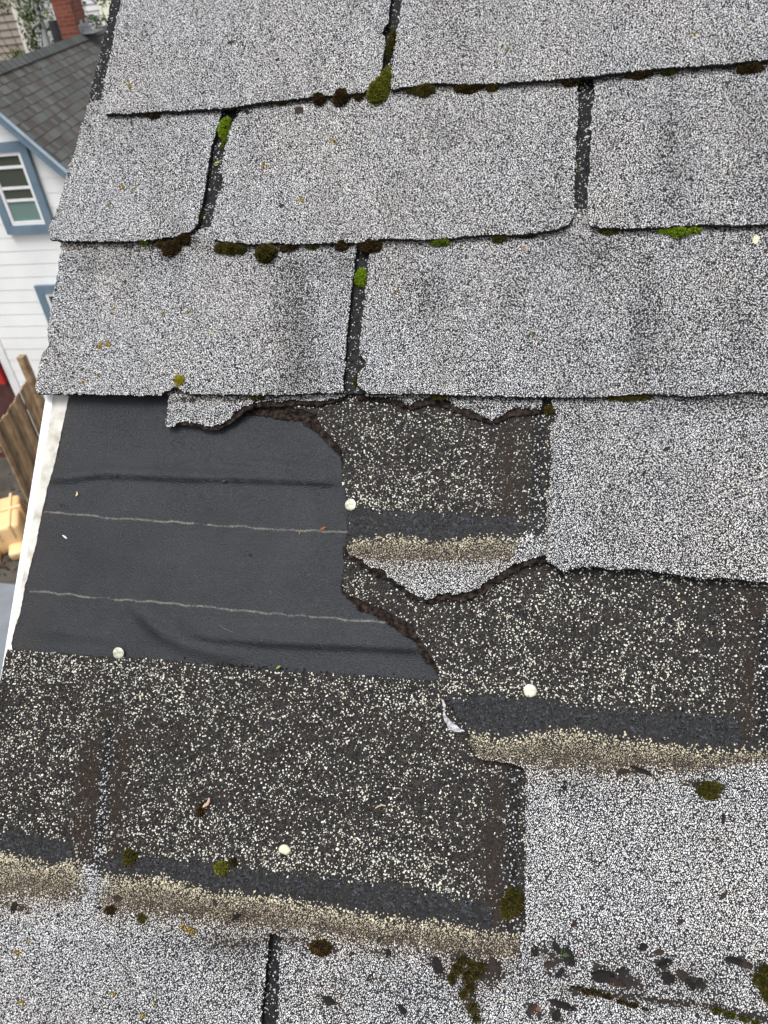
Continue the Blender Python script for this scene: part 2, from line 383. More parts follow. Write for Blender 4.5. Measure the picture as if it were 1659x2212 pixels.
def g_tab(tarlow, bot):
    f = poly_y(tarlow); fb = poly_y(bot)
    def g(px, py, u, v):
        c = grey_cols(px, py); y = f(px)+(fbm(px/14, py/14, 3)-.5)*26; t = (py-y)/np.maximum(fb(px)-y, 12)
        c = tan_mix(c, px, py, t); kp = NP.random(len(px)) < np.clip((py-f(px)+15)/26, .05, 1)**1.5; return c, (t < .35), kp
    return g
def thing_at(name, c, label, cat, group=None): return empty(name, roofM(c), label, cat, group), c
MG = [M_ASPH, M_GRAN]

# ================================================================== THE ROOF COURSES
GRP = 'courses of grey granule shingles on the near roof'
# --- course A (topmost)
A0 = (0, VB['A'], .01)
tA, _ = thing_at('roof_shingle', A0, 'grey granule shingle course along the top of the photo, topmost of the courses', 'shingle', GRP)
hA = hcourse('A')
polyA1 = [(262,-50),(262,0),(251,46),(244,93),(234,143),(224,190),(222,222),(227,246),(260,246),(329,242),(410,238),(486,233),(540,225),(591,218),(678,209),(740,204),(788,199),(815,190),(824,150),(829,120),(833,90),(828,74),(822,72),(838,52),(843,10),(850,-50)]
polyA2 = [(872,-50),(868,-5),(862,40),(856,75),(851,110),(846,150),(845,193),(880,188),(933,180),(1042,181),(1120,177),(1213,170),(1288,164),(1345,156),(1399,150),(1463,144),(1558,140),(1610,133),(1665,128),(1740,120),(1740,-50)]
mat_part('tab', polyA1, hA, tA, A0, MG, gran=g_grey, seed=1)
mat_part('tab', polyA2, hA, tA, A0, MG, gran=g_grey, seed=2)
# --- course B
B0 = (0, VB['B'], .01)
tB, _ = thing_at('roof_shingle', B0, 'grey granule shingle course second from the top, with bright green moss in its left slot', 'shingle', GRP)
hB = hcourse('B')
polyB1 = [(185,240),(192,222),(215,216),(320,205),(440,196),(481,196),(478,247),(469,276),(455,324),(449,371),(443,410),(438,437),(430,470),(427,484),(417,497),(385,510),(352,514),(329,519),(266,521),(187,522),(134,519),(108,517),(106,494),(130,433),(139,393),(148,361),(162,329),(171,289),(183,252)]
polyB2 = [(518,190),(518,244),(504,262),(489,309),(476,367),(484,396),(469,426),(457,484),(456,510),(462,518),(493,522),(547,528),(584,525),(642,527),(693,526),(784,523),(831,515),(933,517),(990,512),(1042,507),(1102,508),(1153,503),(1201,496),(1226,486),(1240,466),(1241,444),(1242,372),(1245,293),(1249,245),(1247,194),(1252,130),(900,140)]
polyB3 = [(1276,130),(1280,178),(1286,202),(1276,241),(1276,293),(1274,372),(1268,432),(1270,479),(1280,490),(1352,493),(1423,491),(1514,486),(1590,488),(1662,483),(1740,480),(1740,80)]
for i, p in enumerate((polyB1, polyB2, polyB3)): mat_part('tab', p, hB, tB, B0, MG, gran=g_grey, seed=10+i)
def sparse(pw, white=(.70,.70,.70), cream=False):
    def g(px, py, u, v):
        n = len(px); c = np.array([.010,.0098,.0105])*(.4+1.3*NP.random((n,1)))
        w = NP.random(n) < pw*(.2+1.1*fbm(px/12, py/12, 2)); c[w] = np.array(white)*(.55+.45*NP.random((w.sum(),1)))
        kp = w | (NP.random(n) < .72)
        return c, w, kp
    return g
# its upper half shows as a dark rim beyond the cut edge of the course above
headB = [(262,-50),(240,0),(228,69),(215,120),(199,180),(192,224),(187,238),(300,232),(860,200),(880,-50)]
mat_part('headlap', headB, lambda u, v: hB(u, v)-.0016, tB, B0, MG, gran=sparse(.22), seed=21, gsp=.0017, drop=.1)
# --- course C
C0 = (0, VB['C'], .01)
tC, _ = thing_at('roof_shingle', C0, 'grey granule shingle course overhanging the exposed black felt, third from the top', 'shingle', GRP)
hC = hcourse('C')
polyC1 = [(134,495),(132,529),(126,576),(118,624),(112,664),(104,700),(102,711),(104,730),(106,746),(95,759),(87,780),(81,809),(76,836),(79,850),(110,850),(161,851),(245,853),(346,854),(356,848),(367,843),(376,836),(388,842),(399,848),(425,851),(520,853),(603,853),(660,850),(740,847),(742,824),(746,768),(752,700),(757,640),(765,585),(770,530),(772,485),(600,480),(440,492),(417,506),(250,490)]
polyC2 = [(800,485),(798,530),(795,585),(790,620),(784,680),(778,730),(776,768),(790,780),(788,792),(774,808),(772,831),(782,842),(796,851),(901,851),(1030,855),(1167,857),(1276,858),(1350,854),(1391,850),(1440,853),(1491,856),(1538,852),(1575,851),(1614,846),(1662,849),(1740,849),(1740,440),(1280,450),(1100,460)]
for i, p in enumerate((polyC1, polyC2)): mat_part('tab', p, hC, tC, C0, MG, gran=g_grey, seed=30+i)
headC = [(440,190),(425,300),(412,470),(420,500),(450,535),(500,530),(1200,500),(1300,495),(1310,150),(1200,150),(1190,400),(700,480),(540,440),(540,190)]
mat_part('headlap', [(400,200),(390,480),(420,500),(470,520),(500,480),(540,300),(540,200)], lambda u, v: hC(u, v)-.0003, tC, C0, MG, gran=sparse(.17), seed=22, drop=.08)
mat_part('headlap', [(1220,140),(1215,440),(1222,500),(1290,500),(1310,440),(1310,140)], lambda u, v: hC(u, v)-.0003, tC, C0, MG, gran=sparse(.22), seed=23, drop=.08)
# --- course D (torn)
D0 = (0, VB['D'], .01)
tD, _ = thing_at('roof_shingle', D0, 'torn grey shingle course, ragged scrap over the felt at left, whole tab at right', 'shingle', GRP)
hD = hcourse('D'); hDt = lambda u, v: hD(u, v)-.0014
polyD = [(1196,820),(1191,867),(1203,899),(1187,927),(1189,990),(1187,1020),(1185,1058),(1179,1113),(1177,1197),(1183,1212),(1191,1217),(1205,1228),(1218,1235),(1240,1227),(1262,1224),(1290,1224),(1320,1230),(1380,1228),(1430,1237),(1480,1245),(1520,1250),(1580,1250),(1662,1258),(1740,1262),(1740,810)]
mat_part('tab', polyD, hD, tD, D0, MG, gran=g_grey, seed=40)
hDs = lambda u, v: hD(u, v)-.002+.0035*np.exp(-((v-.215)/.012)**2)*(u < -.28)
scrap = [(364,820),(364,855),(364,877),(361,900),(357,920),(369,924),(380,916),(392,911),(422,914),(451,921),(476,917),(496,905),(505,893),(513,887),(526,877),(545,872),(560,868),(590,866),(605,868),(630,862),(655,867),(690,867),(725,862),(745,856),(758,820)]
mat_part('torn_edge', [(372,820),(366,915),(392,918),(422,921),(451,929),(474,928),(500,914),(516,900),(530,888),(560,880),(600,878),(640,874),(690,876),(740,864),(762,830)], lambda u, v: hDs(u, v)-.0016, tD, D0, [M_TORN], thick=.0012, seed=41, amp=2, spacing=4, zn=.0012)
mat_part('tab', scrap, hDs, tD, D0, MG, gran=g_grey, seed=42, amp=1.6, step=4, spacing=5)
bits = [(770,820),(790,856),(830,858),(857,862),(875,872),(886,875),(901,866),(930,858),(965,862),(984,878),(1003,883),(1016,884),(1030,893),(1044,900),(1064,908),(1084,898),(1103,884),(1120,880),(1131,882),(1167,884),(1172,870),(1172,820)]
mat_part('torn_edge', [(765,820),(770,862),(850,870),(886,884),(935,874),(965,880),(1000,898),(1040,909),(1064,915),(1090,907),(1108,898),(1150,897),(1176,888),(1180,830)], lambda u, v: hD(u, v)-.0032, tD, D0, [M_TORN], thick=.0012, seed=43, amp=2, spacing=4, zn=.0012)
mat_part('tab', bits, lambda u, v: hD(u, v)-.002, tD, D0, MG, gran=g_grey, seed=44, amp=1.6, step=4, spacing=5)
headD = lambda a: None
mat_part('headlap', [(700,470),(690,850),(850,850),(850,470)], lambda u, v: hD(u, v)-.0003, tD, D0, MG, gran=sparse(.16), seed=24, drop=.08)
# --- course E (torn, its tar strip showing)
E0 = (0, VB['E'], .01)
tE, _ = thing_at('roof_shingle', E0, 'torn dark speckled shingle right of the felt, ending in a small grey tongue', 'shingle', GRP)
hE = hcourse('E')
E_low = [(740,1190),(755,1172),(790,1166),(820,1160),(842,1157),(870,1158),(905,1164),(925,1169),(950,1171),(985,1168),(1015,1163),(1045,1157),(1080,1158),(1110,1163),(1140,1150)]
E_out = [(560,830),(530,880),(510,896),(526,897),(565,897),(605,905),(640,907),(665,920),(694,944),(719,967),(739,984),(738,1010),(740,1046),(749,1056),(748,1080),(751,1101),(752,1150),(746,1180),(744,1200)]
polyEh = [(595,830),(590,877),(620,878),(655,885),(684,897),(694,922),(714,942),(739,972),(741,1000),(740,1046),(748,1058),(748,1080),(752,1101),(752,1150),(748,1170),(752,1180)]+[(x, y+6) for x, y in E_low[1:]]+[(1150,1175),(1200,1180),(1220,1100),(1220,830)]
tarE = [(752,1104),(775,1098),(800,1102),(830,1106),(860,1106),(900,1108),(940,1106),(975,1112),(1000,1110),(1040,1118),(1070,1118),(1100,1116),(1122,1120),(1130,1135),(1118,1156),(1105,1166),(1080,1163),(1060,1160),(1030,1163),(1005,1168),(975,1174),(950,1176),(925,1174),(900,1168),(872,1162),(842,1161),(815,1166),(790,1170),(770,1174),(756,1172),(751,1140)]
def near_tar(tar, keepp=.10):
    tp = np.array(tar)
    def g(px, py, u, v):
        c, b = head_cols(px, py)
        inside = inpoly(px+(fbm(px/7, py/7, 2)-.5)*26, py+(fbm(px/7+30, py/7, 2)-.5)*30, tp); kp = ~inside | ((NP.random(len(px)) < keepp) & ~b)
        return c, b, kp
    return g
mat_part('headlap', polyEh, hE, tE, E0, MG, gran=near_tar(tarE), seed=50, amp=1.2)
tabE = [(749,1178),(756,1162),(790,1154),(842,1146),(900,1152),(950,1160),(1000,1154),(1060,1146),(1110,1152),(1135,1140),(1150,1110),(1200,1110),(1200,1196),(1175,1199),(1159,1204),(1131,1212),(1100,1224),(1080,1238),(1068,1246),(1044,1260),(1034,1272),(1020,1277),(1000,1279),(980,1285),(970,1278),(961,1281),(945,1284),(938,1292),(925,1295),(905,1288),(893,1283),(881,1277),(870,1266),(857,1261),(850,1250),(838,1248),(832,1240),(834,1232),(814,1228),(800,1226),(790,1220),(782,1208),(770,1206),(760,1202),(752,1195)]
def g_tabE(px, py, u, v):
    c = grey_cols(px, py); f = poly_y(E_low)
    y = f(px)+(fbm(px/9, py/9, 2)-.5)*8; t = (py-y)/np.maximum(poly_y(E_bot)(px)-y, 12)
    c = tan_mix(c, px, py, t)
    e = NP.random(len(px)) < 1.2*np.clip((px-1092-(fbm(px/10, py/10, 2)-.5)*30)/42, 0, 1)      # clean grey beyond the band's right end
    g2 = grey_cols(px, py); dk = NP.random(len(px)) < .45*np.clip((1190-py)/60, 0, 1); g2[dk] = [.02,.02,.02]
    c[e] = g2[e]; kp = NP.random(len(px)) < np.clip((py-f(px)+13)/22, .05, 1)**1.5; return c, (t < .35), kp
mat_part('torn_edge', E_out+[(742,1205),(760,1206),(782,1222),(802,1240),(836,1250),(858,1270),(881,1288),(905,1297),(929,1303),(960,1296),(1000,1298),(1036,1286),(1062,1268),(1078,1258),(1100,1240),(1130,1226),(1159,1217),(1200,1210),(1200,1150),(900,1140),(900,830)], lambda u, v: hE(u, v)-.0018, tE, E0, [M_TORN], thick=.0014, seed=51, amp=3.6, step=5, spacing=3, zn=.0020, zscale=400)
mat_part('tab', tabE, lambda u, v: hE(u, v)+.0004, tE, E0, MG, gran=g_tabE, seed=52, amp=1.8, step=4, spacing=5)
o = mat_part('sealant_strip', tarE, lambda u, v: hE(u, v)+.0001, tE, E0, [M_TAR], thick=.0012, seed=53, amp=2.4, step=4, spacing=2.2, zn=.0030, zscale=620)
for pl in o.data.polygons: pl.use_smooth = True
# --- course F
F0 = (0, VB['F'], .01)
tF, _ = thing_at('roof_shingle', F0, 'shingle with torn left margin, wide tar strip and big grey lower right tab', 'shingle', GRP)
hF = hcourse('F')
F_low = [(985,1545),(1010,1576),(1040,1586),(1066,1592),(1113,1594),(1156,1584),(1226,1576),(1269,1582),(1300,1586),(1372,1597),(1410,1604),(1457,1606),(1514,1618),(1584,1624),(1650,1616),(1740,1622)]
polyFh = [(742,1180),(744,1215),(741,1240),(738,1262),(744,1282),(764,1290),(790,1300),(815,1310),(842,1324),(866,1338),(890,1352),(905,1378),(918,1400),(932,1420),(945,1440),(948,1455),(953,1494),(977,1527),(1000,1556)]+[(x, y+8) for x, y in F_low[1:]]+[(1740,1180)]
tarF = [(956,1508),(990,1506),(1040,1503),(1113,1507),(1160,1510),(1198,1517),(1255,1529),(1300,1531),(1350,1536),(1396,1541),(1440,1536),(1485,1538),(1530,1542),(1584,1550),(1604,1570),(1600,1600),(1584,1618),(1548,1626)]+[(x, y+5) for x, y in reversed(F_low[1:-3])]+[(980,1532)]
F_out = [(742,1170),(742,1232),(737,1260),(740,1282),(762,1302),(774,1317),(802,1326),(834,1341),(857,1361),(889,1381),(903,1402),(915,1424),(940,1448),(948,1460),(952,1494),(966,1512),(977,1529),(992,1550),(1005,1571),(1014,1590),(1014,1612),(1025,1630),(1033,1644),(1056,1652),(1080,1651),(1113,1658),(1150,1665)]
mat_part('headlap', polyFh, hF, tF, F0, MG, gran=near_tar(tarF), seed=60, amp=1.2)
mat_part('torn_edge', F_out+[(1200,1640),(1200,1500),(1100,1400),(1000,1200),(1100,1175)], lambda u, v: hF(u, v)-.0018, tF, F0, [M_TORN], thick=.0014, seed=61, amp=3.6, step=5, spacing=3, zn=.0020, zscale=400)
tabF = [(1003,1562),(1014,1588),(1014,1610),(1033,1640),(1052,1643),(1080,1646),(1113,1653),(1133,1659),(1134,1700),(1134,1795),(1132,1870),(1132,1937),(1137,1998),(1130,2012),(1123,2026),(1124,2078),(1113,2104),(1135,2112),(1160,2120),(1226,2129),(1278,2129),(1320,2134),(1349,2139),(1419,2152),(1481,2158),(1537,2163),(1560,2172),(1584,2181),(1650,2191),(1740,2200),(1740,1600),(1650,1600)]+[(x, y-14) for x, y in reversed(F_low[1:-2])]
mat_part('tab', tabF, lambda u, v: hF(u, v)+.0004, tF, F0, MG, gran=g_tab(F_low, F_bot), seed=62, amp=2)
o = mat_part('sealant_strip', tarF, lambda u, v: hF(u, v)+.0001, tF, F0, [M_TAR], thick=.0012, seed=63, amp=2.6, step=4, spacing=2.2, zn=.0030, zscale=600)
for pl in o.data.polygons: pl.use_smooth = True
# --- course G
G0 = (0, VB['G'], .01)
tG, _ = thing_at('roof_shingle', G0, 'widest dark speckled shingle across the lower left, its bared upper half below the felt', 'shingle', GRP)
hG = hcourse('G')
G_low = [(-80,1835),(0,1838),(40,1851),(101,1867),(154,1863),(185,1862),(215,1883),(263,1892),(310,1893),(364,1897),(405,1912),(466,1926),(526,1927),(567,1934),(658,1948),(760,1968),(878,1986),(972,1994),(1043,2010),(1100,2015),(1140,2020),(1740,2080)]
polyGh = [(15,1403),(60,1406),(100,1408),(170,1415),(240,1420),(350,1425),(480,1440),(550,1447),(700,1455),(860,1465),(980,1472),(1150,1500),(1200,1700),(1200,2030)]+[(x, y+8) for x, y in reversed(G_low[:-2])]
tarG1 = [(-80,1806),(0,1806),(24,1796),(61,1799),(95,1808),(121,1815),(150,1820),(156,1838),(150,1858),(125,1868),(101,1866),(70,1858),(40,1850),(0,1836),(-80,1832)]
tarG2 = [(262,1846),(283,1842),(344,1856),(405,1862),(460,1866),(526,1876),(607,1886),(658,1890),(760,1902),(878,1914),(930,1925),(972,1938),(1030,1946),(1060,1956),(1066,1985),(1055,2008),(1040,2011),(1005,1994),(972,1980),(930,1986),(878,1996),(820,1986),(760,1972),(700,1956),(658,1947),(567,1935),(526,1923),(466,1931),(430,1926),(405,1919),(380,1902),(364,1895),(310,1892),(263,1890),(232,1882),(228,1862)]
def near2(px, py, u, v):
    c, b = head_cols(px, py); jx = px+(fbm(px/7, py/7, 2)-.5)*26; jy = py+(fbm(px/7+30, py/7, 2)-.5)*32; ins = inpoly(jx, jy, np.array(tarG1)) | inpoly(jx, jy, np.array(tarG2))
    dk = ins & b; c[dk] = np.array([.02,.02,.022])
    return c, b & ~ins, (~ins | (NP.random(len(px)) < .22))
mat_part('headlap', polyGh, hG, tG, G0, MG, gran=near2, seed=70, amp=1.2)
tabG1 = [(-80,1822),(0,1825),(40,1838),(101,1854),(154,1851),(185,1850),(215,1868),(263,1878),(364,1884),(405,1900),(466,1914),(526,1914),(567,1921),(658,1936),(640,1990),(608,2016),(583,2018),(578,2060),(573,2120),(566,2170),(560,2290),(-80,2290)]
tabG2 = [(658,1936),(760,1955),(878,1973),(972,1980),(1043,1996),(1140,2012),(1200,2020),(1800,2060),(1800,2300),(597,2290),(601,2160),(604,2100),(606,2060),(608,2018),(640,1992)]
def g_tabG(px, py, u, v):
    c, b, k = g_tab(G_low, G_bot)(px, py, u, v)
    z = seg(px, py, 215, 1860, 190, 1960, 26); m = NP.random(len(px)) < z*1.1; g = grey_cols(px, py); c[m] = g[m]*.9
    return c, b, k
mat_part('tab', tabG1, lambda u, v: hG(u, v)+.0004, tG, G0, MG, gran=g_tabG, seed=71, amp=2)
mat_part('tab', tabG2, lambda u, v: hG(u, v)+.0004, tG, G0, MG, gran=g_tabG, seed=72, amp=2)
for k, tr in enumerate((tarG1, tarG2)):
    o = mat_part('sealant_strip', tr, lambda u, v: hG(u, v)+.0000, tG, G0, [M_TAR], thick=.0012, seed=73+k, amp=2.8, step=4, spacing=2.2, zn=.0030, zscale=560)
    for pl in o.data.polygons: pl.use_smooth = True
# --- course H (seen only down the slot at the bottom)
H0 = (0, VB['H'], .01)
tH, _ = thing_at('roof_shingle', H0, 'dark lowest shingle seen only through the slot at the bottom edge', 'shingle', GRP)
hH = hcourse('H')
mat_part('headlap', [(500,1960),(500,2300),(700,2300),(700,1960)], hH, tH, H0, MG, gran=sparse(.22), seed=80, drop=.05)

# ================================================================== FELT, DRIP EDGE, DECK
FC = (-.34, .10, 0.0)
tFelt = empty('roofing_felt', roofM(FC), 'smooth black roofing felt laid bare, wrinkled and crossed by two chalk lines', 'roofing felt')
def pl2(line): return np.array([P(x, y, .002)[:2] for x, y in line])
def fold(line, amp, up, dn, fade=.02):
    L = pl2(line)
    def f(u, v):
        vc = np.interp(u, L[:,0], L[:,1]); d = v-vc
        a = np.where(d > 0, np.exp(-(d/up)**2), np.exp(-(d/dn)**2))
        e = np.clip((u-L[0,0])/fade, 0, 1)*np.clip((L[-1,0]-u)/fade, 0, 1)
        return amp*a*e
    return f
folds = [fold([(95,1040),(150,1036),(230,1026),(400,1034),(560,1036),(750,1046)], .0050, .010, .0024),
         fold([(430,992),(520,1001),(640,1012),(755,1026)], .0030, .008, .0026, .05),
         fold([(270,1300),(300,1326),(350,1366),(400,1392),(470,1410),(560,1416)], .0036, .007, .0075, .03),
         fold([(380,1360),(470,1380),(600,1388),(760,1394),(955,1404)], .0050, .012, .0036, .03),
         fold([(70,1360),(130,1366),(230,1378),(260,1386)], .0016, .010, .005, .02),
         fold([(150,1190),(300,1215),(480,1222)], .0008, .014, .010, .05),
         fold([(560,1240),(650,1250),(800,1262)], .0008, .012, .012, .05),
         fold([(150,900),(340,905),(480,925)], .0010, .02, .015, .05)]
def hFelt(u, v):
    z = .0016+(fbm(u*14, v*20, 3)-.5)*.0012
    for f in folds: z = z+f(u, v)
    lim = 1-np.clip((-.02-v+.012)/.012, 0, 1)*.6
    return np.clip(z, .0012, .0064)
feltpoly = [(149,820),(148.8,853),(143,885),(133,930),(121.5,986),(113,1020),(103,1050),(100,1066),(94,1092),(84,1140),(79,1170),(68,1212),(59,1250),(54,1262),(50,1290),(42,1329),(32,1356),(27,1373),(24,1390),(26,1401),(40,1420),(240,1445),(1000,1500),(1010,1440),(900,1300),(860,1000),(860,820)]
mat_felt = felt_material()
def feltmesh():
    o = mat_part('felt_sheet', feltpoly, hFelt, tFelt, FC, [mat_felt], thick=.0012, spacing=7.5, seed=90, amp=.8, step=5)
    for pl in o.data.polygons: pl.use_smooth = True
    return o
feltmesh()
# chalk lines: crumbs of chalk dust lying along a snapped line
def chalk(line, gaps, seed):
    rr = np.random.default_rng(seed); pts = []
    xs = np.array([p[0] for p in line]); ys = np.array([p[1] for p in line])
    n = int((xs[-1]-xs[0])*10)
    x = xs[0]+rr.random(n)*(xs[-1]-xs[0]); dens = .28+.9*vnoise(x/18+seed, x*0+3)*vnoise(x/5, x*0+9)*2
    for a, b, k in gaps: dens = np.where((x > a) & (x < b), dens*k, dens)
    kp = rr.random(n) < dens; x = x[kp]
    y = np.interp(x, xs, ys)+(vnoise(x/25, x*0+seed)-.5)*4.2+rr.normal(size=len(x))*1.2
    q = np.array([P(a, b, .003) for a, b in zip(x, y)]); q[:,2] = hFelt(q[:,0], q[:,1])+.00005
    col = np.array([.21,.20,.18])*(.5+.8*rr.random((len(x),1)))
    V, t, qd, c = granule_mesh(q, .00016+.00018*rr.random(len(x)), col, .3)
    me = build_mesh('chalk_line', V-np.array(FC), [t, qd], [M_GRAN], [0, 0], c); return mesh_obj('chalk_line', me, tFelt)
chalk([(88,1106),(150,1110),(230,1117),(330,1124),(420,1131),(520,1137),(620,1144),(750,1151)], [(85,110,.5),(420,447,.25)], 3)
chalk([(62,1278),(120,1281),(180,1288),(260,1295),(350,1302),(450,1311),(560,1322),(640,1330),(740,1338),(832,1343)], [(204,246,.2),(615,668,.4)], 4)
# small tears where nails were pulled out
for (x, y, a) in ((134,1092,.5),(140,1160,-.4)):
    c = P(x, y, .003); V = []; Fq = []
    n = 14
    for k in range(n):
        t = 2*math.pi*k/n; V.append((c[0]+.0022*math.cos(t)*(1+.5*RND.random()), c[1]+(.0012+.0006*RND.random())*math.sin(t), hFelt(c[0:1], c[1:2])[0]+.0003))
    for k in range(n):
        t = 2*math.pi*k/n; V.append((c[0]+.0042*math.cos(t)*(1+.7*RND.random()), c[1]+(.0018+.0018*RND.random())*math.sin(t), hFelt(c[0:1], c[1:2])[0]+.0010*RND.random()-.0003))
    V.append((c[0], c[1], .001))
    q4 = [(k, (k+1) % n, n+(k+1) % n, n+k) for k in range(n)]; q3 = [((k+1) % n, k, 2*n) for k in range(n)]
    me = build_mesh('torn_hole', np.array(V)-np.array(FC), [q4, q3], [mat_felt, M_TORN], [0, 1]); mesh_obj('torn_hole', me, tFelt)

# drip edge
def strip_mesh(sections):
    """sections: list of rows of 3D points -> quads"""
    V = [p for s in sections for p in s]; k = len(sections[0])
    Q = [(i*k+j, i*k+j+1, (i+1)*k+j+1, (i+1)*k+j) for i in range(len(sections)-1) for j in range(k-1)]
    return V, Q
M_FLANGE = noisy('dirty_white_metal', (.30,.27,.22), (.72,.70,.64), 45, .55, .3, 300, .0006, .4, stops=[(.30,(.22,.185,.145)),(.42,(.40,.38,.33)),(.52,(.50,.485,.445)),(.75,(.56,.55,.51))])
M_RIM = noisy('white_metal', (.74,.76,.80), (.82,.83,.86), 30, .35, .1, 200, .0004, .5)
DC = (-.51, .1, 0)
tDrip = empty('drip_edge', roofM(DC), 'white metal drip edge running down the left side of the bare felt', 'drip edge')
secs = []; rims = []
for v in np.arange(-.75, .80, .006):
    w1 = (fbm(np.array([v*30]), np.array([1.])) [0]-.5)*.0012
    uo = -.5125+.011*float(np.clip((v-.235)/.03, 0, 1)); wid = .0055+.0035*fbm(np.array([v*14]), np.array([7.]))[0]+(fbm(np.array([v*160]), np.array([2.]))[0]-.5)*.0012
    secs.append([(uo+.003, v, .0008), (uo+.012, v, .0006+w1*.2), (uo+.03, v, .0004), (uo+.06, v, .0003)])
    rims.append([(uo+.0012, v, -.028), (uo, v, -.020), (uo-.0002, v, .0006), (uo+.0008, v, .0021), (uo+.003, v, .0026), (uo+wid*.7, v, .0019), (uo+wid, v, .0009)])
V, Q = strip_mesh(secs); me = build_mesh('flange', np.array(V)-np.array(DC), [Q], [M_FLANGE], [0], smooth=True); mesh_obj('flange', me, tDrip)
V, Q = strip_mesh(rims); me = build_mesh('rim', np.array(V)-np.array(DC), [Q], [M_RIM], [0], smooth=True); mesh_obj('rim', me, tDrip)

def box(V, Q, x0, x1, y0, y1, z0, z1):
    o = len(V); V += [(x0,y0,z0),(x1,y0,z0),(x1,y1,z0),(x0,y1,z0),(x0,y0,z1),(x1,y0,z1),(x1,y1,z1),(x0,y1,z1)]
    Q += [(o,o+3,o+2,o+1),(o+4,o+5,o+6,o+7),(o,o+1,o+5,o+4),(o+1,o+2,o+6,o+5),(o+2,o+3,o+7,o+6),(o+3,o,o+4,o+7)]
M_WOOD = noisy('bare_plywood', (.12,.08,.05), (.22,.16,.10), 8, .8, .3, 60)
M_WPAINT = noisy('white_paint', (.62,.62,.60), (.74,.74,.72), 6, .6, .1, 80)
def deck_mat():
    m, t, b = mat('plain_shingled_roof'); tc = t.nodes.new('ShaderNodeTexCoord')
    v = N(t, 'ShaderNodeTexVoronoi', Scale=620.); t.links.new(tc.outputs['Object'], v.inputs['Vector'])
    sp = N(t, 'ShaderNodeSeparateColor'); t.links.new(v.outputs['Color'], sp.inputs[0])
    r = ramp(t, sp.outputs[0], [(.0,(.03,.03,.03)),(.3,(.3,.3,.31)),(.8,(.72,.72,.72))])
    br = N(t, 'ShaderNodeTexBrick', Scale=1.); br.inputs['Brick Width'].default_value = .32; br.inputs['Row Height'].default_value = .153; br.inputs['Mortar Size'].default_value = .003
    br.inputs['Color1'].default_value = (.95,.95,.95,1); br.inputs['Color2'].default_value = (.8,.8,.8,1); br.inputs['Mortar'].default_value = (.02,.02,.02,1)
    t.links.new(tc.outputs['Object'], br.inputs['Vector'])
    mx = N(t, 'ShaderNodeMix', data_type='RGBA', blend_type='MULTIPLY'); mx.inputs[0].default_value = 1
    t.links.new(r.outputs[0], mx.inputs[6]); t.links.new(br.outputs[0], mx.inputs[7]); t.links.new(mx.outputs[2], b.inputs['Base Color']); b.inputs['Roughness'].default_value = .85
    return m
tHouse = empty('house', MR@Matrix.Identity(4), 'the near house carrying the damaged grey shingle roof that fills the photo', 'house')
V, Q = [], []; box(V, Q, -.5085, 1.6, -1.1, 2.2, -.022, -.0004)
mesh_obj('roof_deck', build_mesh('roof_deck', V, [Q], [deck_mat()], [0]), tHouse)
V, Q = [], []; box(V, Q, -.5065, -.4865, -1.1, 2.2, -.16, -.0225)
mesh_obj('fascia', build_mesh('fascia', V, [Q], [M_WPAINT], [0]), tHouse)
V, Q = [], []
def wpt(u, v, w): return W@np.array([u, v, w])+T0
y0 = float(wpt(0, -.9, -.03)[1]); y1 = float(wpt(0, 1.9, -.03)[1]); z0w = float(wpt(0, -.9, -.03)[2])-.05; z1w = float(wpt(0, 1.9, -.03)[2])-.05
Vw = []
for x in (-.2, 1.5):
    for (yy, zz) in ((y0, 0), (y1, 0), (y1, z1w), (y0, z0w)): Vw.append((x, yy, zz))
ow = mesh_obj('wall', build_mesh('wall', Vw, [[(0,1,2,3),(7,6,5,4),(0,4,5,1),(1,5,6,2),(2,6,7,3),(3,7,4,0)]], [M_WPAINT], [0])); ow.parent = tHouse; ow.matrix_parent_inverse = MR.inverted()

